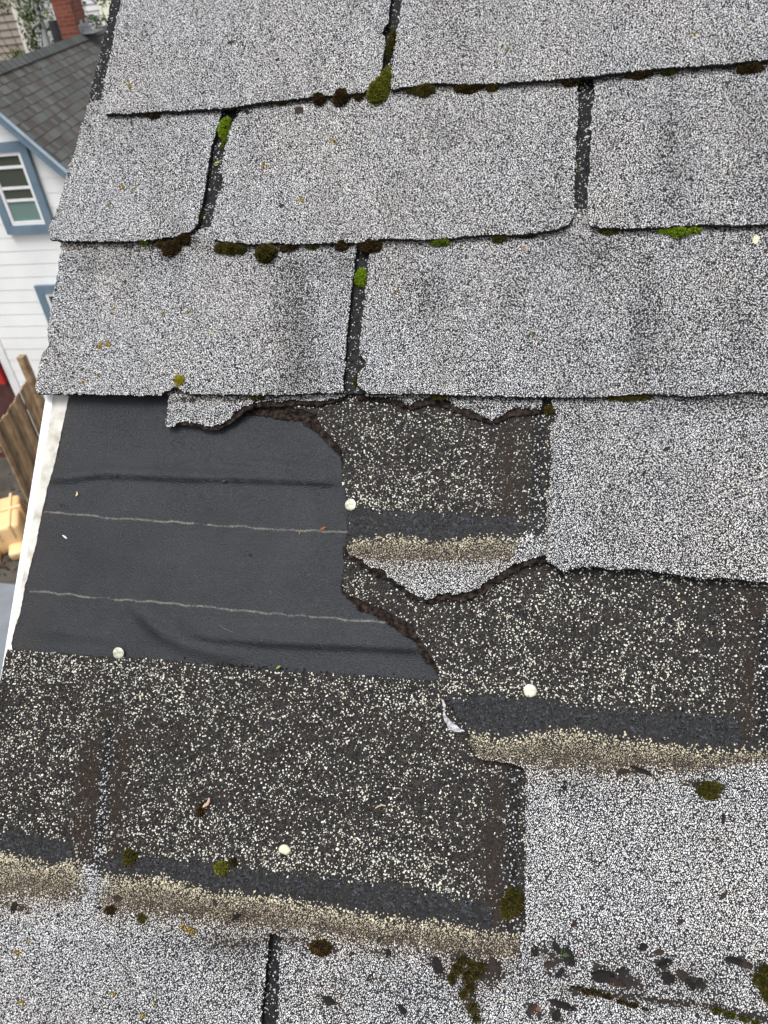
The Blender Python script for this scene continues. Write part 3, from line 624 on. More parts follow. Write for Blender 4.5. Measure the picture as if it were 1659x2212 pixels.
# ================================================================== NAILS
M_GALV = noisy('galvanised_nail', (.50,.48,.30), (.75,.76,.66), 260, .38, .3, 500, .0003, .5, metallic=.35, stops=[(.34,(.17,.09,.04)),(.40,(.36,.32,.16)),(.5,(.44,.45,.37)),(.7,(.55,.56,.52))])
def nail(x, y, h, lift, label, tilt=(0,0)):
    c = P(x, y, h); c = np.array([c[0], c[1], (h(c[0:1], c[1:2])[0] if callable(h) else h)+lift])
    M = roofM(c)@Matrix.Rotation(tilt[0], 4, 'X')@Matrix.Rotation(tilt[1], 4, 'Y')
    t = empty('roofing_nail', M, label, 'nail', 'broad headed roofing nails')
    prof = [(0, .00035),(.0014, .00038),(.0034, .00022),(.0047, .0001),(.0052,-.0001),(.0054,-.0005),(.0051,-.0009),(.0018,-.0010)]
    n = 28; V = [(0, 0, prof[0][1])]
    for r, z in prof[1:]:
        for k in range(n): a = 2*math.pi*k/n; rr = r*(1+.018*math.sin(3*a+x)+.012*math.sin(7*a)); V.append((rr*math.cos(a), rr*math.sin(a), z+.00008*math.sin(5*a)*(r/.005)))
    T = [(0, 1+k, 1+(k+1) % n) for k in range(n)]
    Q = [(1+i*n+k, 1+(i+1)*n+k, 1+(i+1)*n+(k+1) % n, 1+i*n+(k+1) % n) for i in range(len(prof)-2) for k in range(n)]
    mesh_obj('head', build_mesh('head', V, [T, Q], [M_GALV], [0, 0], smooth=True), t)
    V = [(.0016*math.cos(a*math.pi/4), .0016*math.sin(a*math.pi/4), z) for z in (-.001, -.016, -.022) for a in range(8)]
    V = [(x_*(0.2 if i >= 16 else 1), y_*(0.2 if i >= 16 else 1), z_) for i, (x_, y_, z_) in enumerate(V)]
    Q = [(i*8+k, i*8+(k+1) % 8, (i+1)*8+(k+1) % 8, (i+1)*8+k) for i in range(2) for k in range(8)]
    mesh_obj('shank', build_mesh('shank', V, [Q], [M_GALV], [0], smooth=True), t)
nail(758, 1091, hE, .0018, 'rust marked nail head at the left edge of the torn shingle, beside the tar strip', (.08, -.1))
nail(259, 1411, hG, .0030, 'greenish nail head standing proud between the felt and the dark shingle below it', (.2, .12))
nail(1145, 1492, hF, .0014, 'pale clean nail head on dark speckled shingle, above the wide tar strip', (-.05, .06))

# ================================================================== MOSS
OLIVE = (.034,.032,.006); BROWN = (.022,.014,.005); GREEN = (.070,.105,.009); BRIGHT = (.120,.185,.010); MIXED = (.085,.090,.010)
HF = dict(A=hA, B=hB, C=hC, D=hD, E=hE, F=hF, G=hG)
def moss(x, y, rx, ry, hgt, course, col, label, fine=1.0, rot=0, lobes=None, grass=False, group='moss clumps on the roof'):
    h = HF[course]; c0 = P(x, y, h); c = np.array([c0[0], c0[1], h(c0[0:1], c0[1:2])[0]])
    S = .00040
    rx, ry, hh = rx*S, ry*S, hgt*S
    rr = np.random.default_rng(int(x*7+y)); V = []; T = []; Cc = []
    lob = list(lobes or [(0, 0, 1)]); hh *= 1.35; base_l = list(lob)
    for (lx, ly, ls) in base_l:
        for q in range(4):
            a_ = rr.random()*6.283; k2 = .45+.3*rr.random(); lob.append((lx+(rx/S)*ls*k2*math.cos(a_), ly+ry/S*ls*k2*math.sin(a_), ls*(.42+.2*rr.random())))
    for (lx, ly, ls) in lob:
        # inner cushion
        nu, nv = 14, 6; o = len(V)
        for j in range(nv+1):
            ph = j/nv*math.pi/2
            for k in range(nu):
                th = 2*math.pi*k/nu; q = 1+(rr.random()-.5)*.22
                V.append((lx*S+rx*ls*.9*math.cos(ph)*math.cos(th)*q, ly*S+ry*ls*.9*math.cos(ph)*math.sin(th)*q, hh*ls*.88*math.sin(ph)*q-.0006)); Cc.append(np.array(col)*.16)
        for j in range(nv):
            for k in range(nu):
                a, b = o+j*nu+k, o+j*nu+(k+1) % nu; T += [(a, b, b+nu), (a, b+nu, a+nu)]
        area = rx*ry*ls*ls/1e-6*math.pi
        n = int(min(1100, max(28, area*4.6*fine)))
        for q in range(n):
            th = rr.random()*2*math.pi; sp = rr.random()**.55; ph = math.acos(sp); 
            d = np.array([math.cos(ph if False else 0), 0, 0])
            rad = sp; z = math.sqrt(max(0, 1-rad*rad))
            nrm_ = np.array([math.cos(th)*rad, math.sin(th)*rad, z])
            wob = 1+.16*(vnoise(np.array([th*1.6+x]), np.array([rad*4.]))[0]-.5)*2
            p = np.array([lx*S+rx*ls*nrm_[0]*wob, ly*S+ry*ls*nrm_[1]*wob, hh*ls*nrm_[2]*wob])
            nn = nrm_+rr.normal(size=3)*.35; nn[2] += .25; nn /= np.linalg.norm(nn)
            L = (.0009+.0014*rr.random())*(2.4 if grass else 1); w = .00026+.00018*rr.random()
            t1 = np.cross(nn, rr.normal(size=3)); t1 /= np.linalg.norm(t1); t2 = np.cross(nn, t1)
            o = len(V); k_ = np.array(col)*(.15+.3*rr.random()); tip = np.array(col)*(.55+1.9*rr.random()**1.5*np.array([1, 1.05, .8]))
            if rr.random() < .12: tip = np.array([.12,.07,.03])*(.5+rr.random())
            for a in (0, 2.09, 4.19): V.append(tuple(p-nn*.0004+w*1.6*(math.cos(a)*t1+math.sin(a)*t2))); Cc.append(k_)
            for a in (0, 2.09, 4.19): V.append(tuple(p+nn*L*.6+w*1.3*(math.cos(a)*t1+math.sin(a)*t2))); Cc.append(tip)
            V.append(tuple(p+nn*L)); Cc.append(tip)
            for a in range(3): b = (a+1) % 3; T += [(o+a, o+b, o+3+b), (o+a, o+3+b, o+3+a), (o+3+a, o+3+b, o+6)]
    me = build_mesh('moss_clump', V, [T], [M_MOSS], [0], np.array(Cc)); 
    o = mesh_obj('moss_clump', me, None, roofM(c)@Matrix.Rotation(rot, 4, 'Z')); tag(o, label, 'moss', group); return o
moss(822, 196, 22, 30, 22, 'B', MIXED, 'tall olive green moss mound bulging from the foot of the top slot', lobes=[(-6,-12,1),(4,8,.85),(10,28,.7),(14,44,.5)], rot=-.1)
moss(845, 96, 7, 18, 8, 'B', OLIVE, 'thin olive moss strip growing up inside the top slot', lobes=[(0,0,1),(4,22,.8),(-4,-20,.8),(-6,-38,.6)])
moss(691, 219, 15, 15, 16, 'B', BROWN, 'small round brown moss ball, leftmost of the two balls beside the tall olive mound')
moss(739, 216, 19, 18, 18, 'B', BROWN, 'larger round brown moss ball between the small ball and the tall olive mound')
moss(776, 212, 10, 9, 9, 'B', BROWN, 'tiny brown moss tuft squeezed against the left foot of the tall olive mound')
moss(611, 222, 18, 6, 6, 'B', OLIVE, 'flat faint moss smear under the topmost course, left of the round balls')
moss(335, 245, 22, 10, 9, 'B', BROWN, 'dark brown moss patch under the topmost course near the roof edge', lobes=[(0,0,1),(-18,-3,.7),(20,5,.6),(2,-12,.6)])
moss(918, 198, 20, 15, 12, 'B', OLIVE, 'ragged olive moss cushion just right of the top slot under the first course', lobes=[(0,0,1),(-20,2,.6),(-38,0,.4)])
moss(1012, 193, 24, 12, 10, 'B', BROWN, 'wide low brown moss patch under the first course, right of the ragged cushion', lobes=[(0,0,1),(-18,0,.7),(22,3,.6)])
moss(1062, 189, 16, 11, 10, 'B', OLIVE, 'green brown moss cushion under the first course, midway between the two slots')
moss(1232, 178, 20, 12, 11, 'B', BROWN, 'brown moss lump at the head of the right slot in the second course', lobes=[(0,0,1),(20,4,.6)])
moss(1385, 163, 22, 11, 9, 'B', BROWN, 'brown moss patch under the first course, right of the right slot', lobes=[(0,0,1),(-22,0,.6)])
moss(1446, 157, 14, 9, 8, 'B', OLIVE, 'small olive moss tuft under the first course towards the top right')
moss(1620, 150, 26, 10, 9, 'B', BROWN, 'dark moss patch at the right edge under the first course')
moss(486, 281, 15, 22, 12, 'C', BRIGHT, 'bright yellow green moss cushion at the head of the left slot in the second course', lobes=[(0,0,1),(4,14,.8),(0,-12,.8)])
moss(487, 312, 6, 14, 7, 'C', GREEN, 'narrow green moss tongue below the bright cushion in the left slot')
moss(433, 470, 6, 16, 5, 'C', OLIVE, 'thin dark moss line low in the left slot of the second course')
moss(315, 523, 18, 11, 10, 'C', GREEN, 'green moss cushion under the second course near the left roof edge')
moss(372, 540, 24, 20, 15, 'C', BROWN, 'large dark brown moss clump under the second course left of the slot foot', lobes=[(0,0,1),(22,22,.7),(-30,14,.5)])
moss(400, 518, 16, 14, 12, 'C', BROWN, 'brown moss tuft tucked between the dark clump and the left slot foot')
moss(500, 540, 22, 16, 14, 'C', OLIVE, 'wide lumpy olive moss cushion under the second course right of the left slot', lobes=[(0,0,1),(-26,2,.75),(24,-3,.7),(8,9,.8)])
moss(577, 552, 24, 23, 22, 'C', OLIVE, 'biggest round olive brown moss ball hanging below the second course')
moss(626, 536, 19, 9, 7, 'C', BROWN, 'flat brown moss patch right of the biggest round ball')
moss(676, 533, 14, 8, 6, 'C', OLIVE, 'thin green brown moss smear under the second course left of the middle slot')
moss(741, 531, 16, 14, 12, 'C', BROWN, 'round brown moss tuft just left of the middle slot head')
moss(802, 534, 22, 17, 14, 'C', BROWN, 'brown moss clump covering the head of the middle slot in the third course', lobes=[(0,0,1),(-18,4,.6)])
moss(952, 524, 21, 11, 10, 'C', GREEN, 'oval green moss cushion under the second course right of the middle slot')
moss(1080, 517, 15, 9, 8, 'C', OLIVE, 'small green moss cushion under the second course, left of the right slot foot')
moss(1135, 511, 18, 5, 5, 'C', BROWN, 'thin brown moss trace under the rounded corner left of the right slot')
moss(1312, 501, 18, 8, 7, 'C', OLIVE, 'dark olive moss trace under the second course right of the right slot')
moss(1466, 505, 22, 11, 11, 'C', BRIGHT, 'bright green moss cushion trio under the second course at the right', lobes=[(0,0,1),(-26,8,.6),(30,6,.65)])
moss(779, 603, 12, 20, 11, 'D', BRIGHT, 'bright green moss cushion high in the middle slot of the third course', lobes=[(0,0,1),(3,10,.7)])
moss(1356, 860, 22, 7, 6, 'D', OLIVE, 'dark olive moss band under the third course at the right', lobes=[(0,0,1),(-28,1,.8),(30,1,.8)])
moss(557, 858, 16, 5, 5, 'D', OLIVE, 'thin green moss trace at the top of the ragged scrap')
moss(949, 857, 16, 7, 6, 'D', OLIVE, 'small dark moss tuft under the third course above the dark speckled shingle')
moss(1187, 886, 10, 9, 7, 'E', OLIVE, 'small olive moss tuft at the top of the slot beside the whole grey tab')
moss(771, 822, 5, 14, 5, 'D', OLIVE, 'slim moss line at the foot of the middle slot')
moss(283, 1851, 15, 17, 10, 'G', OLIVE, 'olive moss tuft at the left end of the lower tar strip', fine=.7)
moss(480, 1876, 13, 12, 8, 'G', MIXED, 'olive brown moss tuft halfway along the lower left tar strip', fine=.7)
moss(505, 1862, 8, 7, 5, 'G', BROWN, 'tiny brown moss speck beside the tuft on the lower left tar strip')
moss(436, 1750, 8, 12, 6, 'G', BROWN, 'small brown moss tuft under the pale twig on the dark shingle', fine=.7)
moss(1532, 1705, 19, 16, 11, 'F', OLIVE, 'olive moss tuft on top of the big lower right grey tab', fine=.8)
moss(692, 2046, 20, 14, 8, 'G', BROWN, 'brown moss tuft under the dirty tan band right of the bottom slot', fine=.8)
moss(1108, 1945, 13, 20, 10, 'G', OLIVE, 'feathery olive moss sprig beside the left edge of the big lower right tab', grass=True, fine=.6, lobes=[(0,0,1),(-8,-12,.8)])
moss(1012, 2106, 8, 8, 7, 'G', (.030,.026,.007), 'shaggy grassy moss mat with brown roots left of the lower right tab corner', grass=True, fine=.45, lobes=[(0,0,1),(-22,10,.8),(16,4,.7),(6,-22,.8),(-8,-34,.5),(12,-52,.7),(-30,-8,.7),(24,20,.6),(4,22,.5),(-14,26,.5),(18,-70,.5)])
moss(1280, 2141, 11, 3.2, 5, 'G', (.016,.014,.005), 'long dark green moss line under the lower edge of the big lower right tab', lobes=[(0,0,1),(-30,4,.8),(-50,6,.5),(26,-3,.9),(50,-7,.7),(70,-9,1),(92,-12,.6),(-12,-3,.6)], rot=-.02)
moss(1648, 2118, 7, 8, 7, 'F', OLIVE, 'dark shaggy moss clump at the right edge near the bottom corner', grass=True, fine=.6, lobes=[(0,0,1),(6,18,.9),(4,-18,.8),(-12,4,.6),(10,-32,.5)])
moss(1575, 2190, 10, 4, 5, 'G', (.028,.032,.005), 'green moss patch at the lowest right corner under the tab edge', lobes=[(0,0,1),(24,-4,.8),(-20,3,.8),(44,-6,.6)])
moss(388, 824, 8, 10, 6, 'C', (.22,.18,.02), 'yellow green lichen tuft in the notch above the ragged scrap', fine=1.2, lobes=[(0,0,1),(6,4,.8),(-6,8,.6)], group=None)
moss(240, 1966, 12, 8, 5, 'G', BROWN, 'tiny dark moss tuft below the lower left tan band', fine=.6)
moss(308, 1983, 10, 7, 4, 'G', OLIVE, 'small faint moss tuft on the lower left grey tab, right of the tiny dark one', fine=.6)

# ================================================================== LEAF SCRAPS, TWIGS, PEBBLES
def leaf(x, y, L, wd, ang, course, col, label, cat='leaf', name='leaf_scrap', group=None, curl=.12, lift=.0007):
    h = HF[course] if course in HF else hFelt
    c0 = P(x, y, h); c = np.array([c0[0], c0[1], h(c0[0:1], c0[1:2])[0]+lift]); S = .0004
    n = 9; m = 4; V = []; Q = []; rr = random.Random(int(x*3+y)); jag = [1+rr.uniform(-.28, .22) for _ in range(n*2)]
    for i in range(n):
        t = i/(n-1); wdt = (math.sin(math.pi*min(1, max(0, .06+.9*t)))**.7)*wd*S*.5
        for j in range(-m, m+1):
            s = j/m; e = jag[i*2+(0 if s < 0 else 1)] if abs(j) == m else 1
            V.append(((t-.5)*L*S, s*wdt*e, curl*S*(s*s*wd*.5+math.sin(t*3.1)*L*.25)+rr.uniform(0, .0002)))
    k = 2*m+1
    for i in range(n-1):
        for j in range(2*m): Q.append((i*k+j, i*k+j+1, (i+1)*k+j+1, (i+1)*k+j))
    Vn = [(a, b, z-.0003) for a, b, z in V]; o = len(V)
    Q2 = [(a+o, d+o, c_+o, b+o) for a, b, c_, d in Q]
    rim = [i for i in range(k)]+[i*k+k-1 for i in range(1, n)]+[(n-1)*k+j for j in range(k-2, -1, -1)]+[i*k for i in range(n-2, 0, -1)]
    W4 = [(rim[i], rim[i]+o, rim[(i+1) % len(rim)]+o, rim[(i+1) % len(rim)]) for i in range(len(rim))]
    cols = np.array(col)*(np.array([[.75+.5*rr.random()] for _ in range(2*len(V))]))
    me = build_mesh(name, V+Vn, [Q+Q2+W4], [M_LEAF], [0], cols)
    o = mesh_obj(name, me, None, roofM(c)@Matrix.Rotation(ang, 4, 'Z')@Matrix.Rotation(rr.uniform(-.25,.25), 4, 'X')); return tag(o, label, cat, group)
DK = (.010,.0085,.0085); DK2 = (.026,.018,.015); LG = 'dark rotting leaf scraps'
sc = 'dark leaf scrap on lower right tab, '
leaf(1155,2055,22,14,1.2,'F',DK,sc+'leftmost of its litter',group=LG)
leaf(1202,2046,24,14,-1.0,'F',DK,sc+'second of its litter, beside a green sprig',group=LG)
leaf(1229,2066,34,24,-1.1,'F',DK,sc+'widest and blackest of its litter',group=LG)
leaf(1188,2082,24,14,.2,'F',DK2,sc+'flat brown one below the black ones',group=LG)
leaf(1210,2100,22,10,1.0,'F',DK,sc+'thin one near the bottom edge of the tab',group=LG)
leaf(947,2086,34,20,-1.2,'G',DK,'broad upright black leaf scrap left of the shaggy moss mat',group=LG)
leaf(1068,2088,36,18,-1.1,'G',DK2,'tall brown leaf scrap right of the shaggy moss mat',group=LG)
leaf(1302,2108,44,24,.1,'F',DK,sc+'long wet heap piece above the moss line',group=LG)
leaf(1332,2122,34,20,-.3,'F',DK2,sc+'brown heap piece touching the bottom edge',group=LG)
leaf(1345,2098,26,16,.5,'F',DK,sc+'upper piece of the wet heap',group=LG)
leaf(1436,2080,30,18,.5,'F',DK,sc+'black one above the right pair',group=LG)
leaf(1443,2112,26,20,-.7,'F',DK,sc+'upper left of the right pair cluster',group=LG)
leaf(1476,2106,28,16,-.4,'F',DK2,sc+'brown one of the right cluster',group=LG)
leaf(1490,2128,24,16,-1.0,'F',DK,sc+'lowest of the right cluster',group=LG)
leaf(1508,2122,20,12,.8,'F',DK,sc+'rightmost small one of the right cluster',group=LG)
leaf(1586,2074,34,12,-.1,'F',DK,sc+'flat sliver close to the right edge',group=LG)
leaf(1610,2080,26,12,-.5,'F',DK2,sc+'brown sliver nearest the right edge',group=LG)
leaf(1424,2056,18,12,.3,'F',DK2,sc+'small lone one above the cluster',group=LG)
leaf(1389,2045,20,13,.6,'F',DK,sc+'lone one above the wet heap',group=LG)
leaf(1215,2170,46,14,-.2,'G',DK,'long black leaf strip on the strip of shingle below the lower right tab',group=LG)
leaf(1148,2180,30,12,.9,'G',DK2,'upright brown leaf scrap at the bottom edge of the photo, leftmost one',group=LG)
leaf(1202,2192,24,14,1.2,'G',DK,'black leaf scrap at the bottom edge under the long black strip',group=LG)
leaf(1160,2176,18,10,-.2,'G',(.12,.05,.03),'reddish brown leaf scrap at the bottom edge, beside the upright brown one',group=LG)
leaf(1346,1670,26,20,.4,'F',DK2,'brown leaf scrap on the tan band of the big lower right tab',group=LG)
leaf(1385,1664,44,10,-.3,'F',DK,'black bark sliver on the tan band of the big lower right tab',group=LG)
leaf(1506,1695,20,12,.0,'F',DK,'small black flake left of the olive tuft on the lower right tab',group=LG)
leaf(1240,1996,14,9,.9,'F',DK2,'tiny brown flake in the middle of the lower right tab',group=LG)
leaf(1217,1702,12,10,.2,'F',DK,'tiny black flake near the top of the lower right tab',group=LG)
leaf(1563,1933,22,8,1.0,'F',DK2,'narrow brown flake right of the middle of the lower right tab',group=LG)
leaf(1468,1990,16,10,.6,'F',DK2,'small brown flake low on the lower right tab',group=LG)
leaf(1562,1768,6,26,0,'F',DK,'thin black twig scrap below the olive tuft on the lower right tab',group=LG)
leaf(500,92,22,10,.2,'A',DK2,'brown flake on the topmost course left of the slot',group=LG)
leaf(535,244,10,16,.2,'B',DK,'small black flake at the left head of the wide second course tab',group=LG)
leaf(647,240,24,18,-.3,'B',DK2,'brown flake on the wide second course tab left of the moss balls',group=LG)
leaf(609,445,16,10,.1,'B',DK2,'brown flake low on the wide second course tab',group=LG)
leaf(600,130,12,7,.4,'A',DK,'tiny black flake on the topmost course left of centre',group=LG)
leaf(1218,1690,10,8,.4,'F',DK,'tiny black fleck at the top of the lower right tab, above its twin',group=LG)
for k, (x, y, s) in enumerate([(255,1940,22),(32,1960,26),(300,1900,18),(512,1982,24),(465,1950,16),(215,1960,12),(128,1978,12),(710,2160,26),(800,2110,16),(870,2180,22),(760,2060,14),(840,2060,20)]):
    lab = ['dark leaf crumb at the left start of the long tan band','dark torn leaf at the left edge just below the tan band','black crumb in the tan band below the left olive tuft','round black crumb low in the tan band under its middle','small black crumb in the tan band left of the round one','tiny crumb below the tan band near the slot mark','tiny crumb on the left tab below the tan band','brown leaf crumb right of the bottom slot near the photo edge','small crumb in the middle of the bottom tab','black crumb at the bottom edge in the middle','tiny crumb right of the brown tuft below the tan band','dark crumb under the right part of the tan band'][k]
    leaf(x, y, s, s*.6, k*1.3, 'G', DK if k % 2 else DK2, lab, group=LG)
leaf(484,1038,10,8,.3,'felt',(.05,.04,.025),'tiny moss coloured crumb on the felt fold','crumb','leaf_crumb')
leaf(541,1199,8,7,.3,'felt',(.04,.015,.01),'tiny dark red crumb in the middle of the felt','crumb','leaf_crumb')
leaf(698,1142,15,6,.5,'felt',(.25,.09,.04),'small orange brown bract on the upper chalk line','leaf')
leaf(648,1150,3,12,.0,'felt',(.22,.15,.06),'tiny tan stalk under the upper chalk line','stalk','plant_stalk')
leaf(168,1068,5,12,.0,'felt',(.62,.55,.30),'tiny cream seed on the felt near the drip edge','seed','seed',curl=.5)
leaf(141,1160,16,5,-.5,'felt',(.55,.53,.48),'pale wood splinter in the lower hole of the felt','splinter','wood_splinter')
leaf(251,1026,9,5,.2,'felt',(.06,.03,.02),'small brown flake on the felt fold at the left','leaf')
leaf(602,1441,12,5,.6,'G',(.16,.27,.05),'small fresh green leaf bit at the top edge of the wide dark shingle','leaf')
leaf(459,720,16,7,-.3,'C',(.35,.42,.24),'pale green petal bit on the left tab of the third course','petal','petal')
leaf(1243,358,7,26,.1,'C',(.30,.36,.16),'narrow pale green leaf bit in the right slot of the second course','leaf')
leaf(1268,297,13,6,.3,'C',(.38,.40,.32),'whitish green scrap in the right slot above the narrow leaf bit','leaf')
leaf(470,352,16,6,.15,'C',(.28,.27,.06),'yellow green leaf bit crossing the left slot','leaf')
leaf(1632,520,12,20,-.1,'C',(.58,.54,.38),'cream coloured petal on the third course near the right edge','petal','petal')
leaf(1132,539,10,8,.1,'C',(.40,.14,.08),'tiny rust red flake on the third course below the rounded corner','leaf')
leaf(1222,2056,18,16,.1,'F',(.03,.07,.016),'small green sprig among the black leaf scraps','sprig','green_sprig')
leaf(1254,2052,6,6,.1,'F',(.16,.03,.025),'tiny red fleck beside the green sprig','fleck','leaf_crumb')
leaf(1395,772,6,4,.2,'C',(.3,.14,.05),'tiny tan fleck on the right of the third course','fleck','leaf_crumb')
leaf(1440,970,16,8,.5,'D',DK2,'small brown bud scale on the whole fourth course tab','bud scale')
leaf(1391,1022,12,7,.9,'D',DK2,'tiny brown flake on the whole fourth course tab','leaf')
leaf(820,2030,16,8,.9,'G',DK2,'brown seed husk under the tan band right of the bottom slot','husk','seed_husk')
leaf(1264,1888,3,4,.9,'F',(.3,.3,.3),'tiny grey fleck on the lower right tab','fleck','leaf_crumb')
# curved pale twig, pebble
def tube(pts, r, name, col, label, cat, h):
    P3 = []
    for x, y in pts:
        c = P(x, y, h); P3.append(np.array([c[0], c[1], h(c[0:1], c[1:2])[0]+.0018]))
    V = []; Q = []; n = 7; c0 = P3[0]
    for i, p in enumerate(P3):
        d = nrm(P3[min(i+1, len(P3)-1)]-P3[max(i-1, 0)]); a = nrm(np.cross(d, [0,0,1])); b = np.cross(d, a)
        rr = r*(.5+.6*math.sin(math.pi*(i+.5)/len(P3)))
        for k in range(n): t = 2*math.pi*k/n; V.append(p-c0+rr*(math.cos(t)*a+math.sin(t)*b))
    for i in range(len(P3)-1):
        for k in range(n): Q.append((i*n+k, i*n+(k+1) % n, (i+1)*n+(k+1) % n, (i+1)*n+k))
    me = build_mesh(name, V, [Q], [M_LEAF], [0], np.tile(col, (len(V), 1)), smooth=True)
    return tag(mesh_obj(name, me, None, roofM(c0)), label, cat)
tube([(438,1744),(444,1740),(450,1736),(453,1730),(454,1723)], .0013, 'bud_stalk', (.50,.33,.25), 'curved pale pink bud stalk on the wide dark shingle', 'stalk', hG)
tube([(812,1745),(818,1741),(826,1738),(834,1740)], .0006, 'straw_bit', (.45,.40,.28), 'thin bent straw on the wide dark shingle', 'straw', hG)
tube([(475,1350),(490,1360),(506,1366)], .00016, 'grass_fibre', (.16,.17,.10), 'hair thin grass fibre on the felt near its lower edge', 'fibre', lambda u, v: hFelt(u, v)-.0016)
tube([(1090,892),(1093,887),(1092,880)], .0006, 'straw_bit', (.40,.30,.15), 'tiny straw below the third course at the right', 'straw', hE)
def pebble(x, y, r, h, col, label):
    c = P(x, y, h); c = np.array([c[0], c[1], h(c[0:1], c[1:2])[0]+r*.0002]); V = []; Q = []; rr = random.Random(int(x))
    for j in range(7):
        ph = -math.pi/2+math.pi*j/6
        for k in range(10): q = 1+rr.uniform(-.15, .15); t = 2*math.pi*k/10; V.append((r*.0004*1.25*math.cos(ph)*math.cos(t)*q, r*.0004*.9*math.cos(ph)*math.sin(t)*q, r*.0004*.6*math.sin(ph)))
    for j in range(6):
        for k in range(10): Q.append((j*10+k, j*10+(k+1) % 10, (j+1)*10+(k+1) % 10, (j+1)*10+k))
    tag(mesh_obj('pebble', build_mesh('pebble', V, [Q], [M_LEAF], [0], np.tile(col, (len(V), 1)), smooth=True), None, roofM(c)), label, 'pebble')
pebble(617, 1834, 11, hG, (.62,.58,.42), 'cream coloured pebble near the middle of the lower tar strip')
# white film scrap poking out of the tear
def film():
    pts = [(953,1510),(959,1513),(963,1524),(960,1536),(966,1550),(978,1562),(992,1572),(1004,1580),(990,1581),(970,1577),(962,1560),(957,1548),(959,1532),(955,1520)]
    h = lambda u, v: hG(u, v)+.0014+(fbm(u*400, v*400, 2)-.5)*.0016
    c = P(970, 1545, h); t = mat_part('film_scrap', pts, h, None, c, [noisy('white_film', (.12,.12,.13), (.55,.55,.57), 300, .35, .6, 500, .001)], thick=.0003, spacing=3, amp=1.5, step=4, seed=97)
    t.matrix_world = roofM(c); tag(t, 'torn white film scrap sticking out beside the torn edge left of the wide tar strip', 'film scrap')
film()
def crumbs():
    rr = np.random.default_rng(5); xs = np.concatenate([rr.normal(560, 60, 60), 300+rr.random(50)*640, rr.normal(500, 30, 40)]); ys = np.interp(xs, [15,240,480,700,950], [1403,1420,1440,1455,1470])+rr.normal(size=len(xs))*4-2
    q = np.array([P(a, b, .004) for a, b in zip(xs, ys)]); q[:,2] = np.maximum(hFelt(q[:,0], q[:,1]), hG(q[:,0], q[:,1])*(q[:,1] < -.028))
    c0 = q[0].copy(); V, t, qd, c = granule_mesh(q, .0005+.0011*rr.random(len(xs))**2, np.array([.012,.010,.009])*(.6+rr.random((len(xs),1))), .5)
    tag(mesh_obj('felt_crumbs', build_mesh('felt_crumbs', V-c0, [t, qd], [M_GRAN], [0, 0], c), None, roofM(c0)), 'black crumbs of old asphalt lying along the lower edge of the felt', 'crumbs', kind='stuff')
crumbs()

# ================================================================== THE YARD AND THE NEIGHBOURS
def WM(x, y, z): return Matrix.Translation((x, y, z))
def ray(px, py): r = RW@cdir(px, py); return r/np.linalg.norm(r)
Z = lambda z: GROUND+z                         # heights given relative to the camera
M_SIDE = noisy('white_siding', (.66,.67,.66), (.74,.75,.73), 1.2, .6, .15, 30, .003, stops=[(.3,(.74,.745,.74)),(.6,(.83,.835,.82))])
M_TRIM = noisy('blue_grey_trim', (.115,.17,.225), (.155,.215,.275), 5, .55, .1, 40, .002)
M_TRIMW = noisy('white_vinyl', (.70,.71,.72), (.80,.80,.80), 5, .45)
M_GROUND = noisy('yard_soil', (.03,.026,.022), (.09,.08,.065), 1.5, .9, .5, 20, .03)
M_PAVE = noisy('concrete_path', (.14,.155,.17), (.20,.215,.23), 2, .8, .2, 30, .004)
def worldmesh(name, V, Q, mats, parent=None, org=(0,0,0), midx=None, smooth=False, cols=None):
    V = np.array(V, float)-np.array(org)
    o = mesh_obj(name, build_mesh(name, V, Q if isinstance(Q[0], (list, np.ndarray)) else [Q], mats, midx or [0], cols, smooth), parent)
    if parent is None: o.matrix_world = WM(*org)
    return o
V, Q = [], []; n = 24
for i in range(n+1):
    for j in range(n+1): V.append((-300+600*i/n, -300+600*j/n, 0))
Q = [(i*(n+1)+j, (i+1)*(n+1)+j, (i+1)*(n+1)+j+1, i*(n+1)+j+1) for i in range(n) for j in range(n)]
tag(worldmesh('ground', V, Q, [M_GROUND]), kind='structure')
tag(worldmesh('path', [(-9.9,3,.004),(-6.6,3,.004),(-6.9,7.45,.004),(-9.9,7.55,.004)], [(0,1,2,3)], [M_PAVE]), kind='structure')

# ---- white neighbour house
YF = 11.0; org = (-9.0, YF, 0)
H = empty('white_house', WM(*org), 'white sided house with blue grey trim and dark grey shingle roof across the yard', 'house')
RX = lambda z: -7.24-(z+2.24)*(.79/.86)*1.0       # rake x at height z (relative to the camera)
V, Q = [], []
z = -7.5; rows = []
while z < -.98: rows.append(z); z += .2135
for z in rows:
    z1 = z+.2135; x0 = -9.73
    xr0 = min(-5.2, RX(z)+0.0); xr1 = min(-5.2, RX(z1))
    if xr1 < -9.6: break
    def xl(zz): return x0 if zz < -2.2 else x0
    o = len(V)
    # clapboard: lower lip proud, face leaning back to the next course
    V += [(x0,YF-.007,Z(z)),(xr0,YF-.007,Z(z)),(xr1,YF-.001,Z(z1)),(x0,YF-.001,Z(z1)),(x0,YF+.0,Z(z)),(xr0,YF+.0,Z(z))]
    Q += [(o,o+1,o+2,o+3),(o+4,o+5,o+1,o)]
worldmesh('wall', V, Q, [M_SIDE], H, org)
V, Q = [], []
box(V, Q, -9.73, -5.2, YF+.02, YF+11, 0, Z(-4.2))
worldmesh('wall_core', V, Q, [M_SIDE], H, org)
V, Q = [], []; box(V, Q, -9.86, -9.70, YF-.03, YF+.1, 0, Z(-1.2)); worldmesh('corner_board', V, Q, [M_TRIMW], H, org)
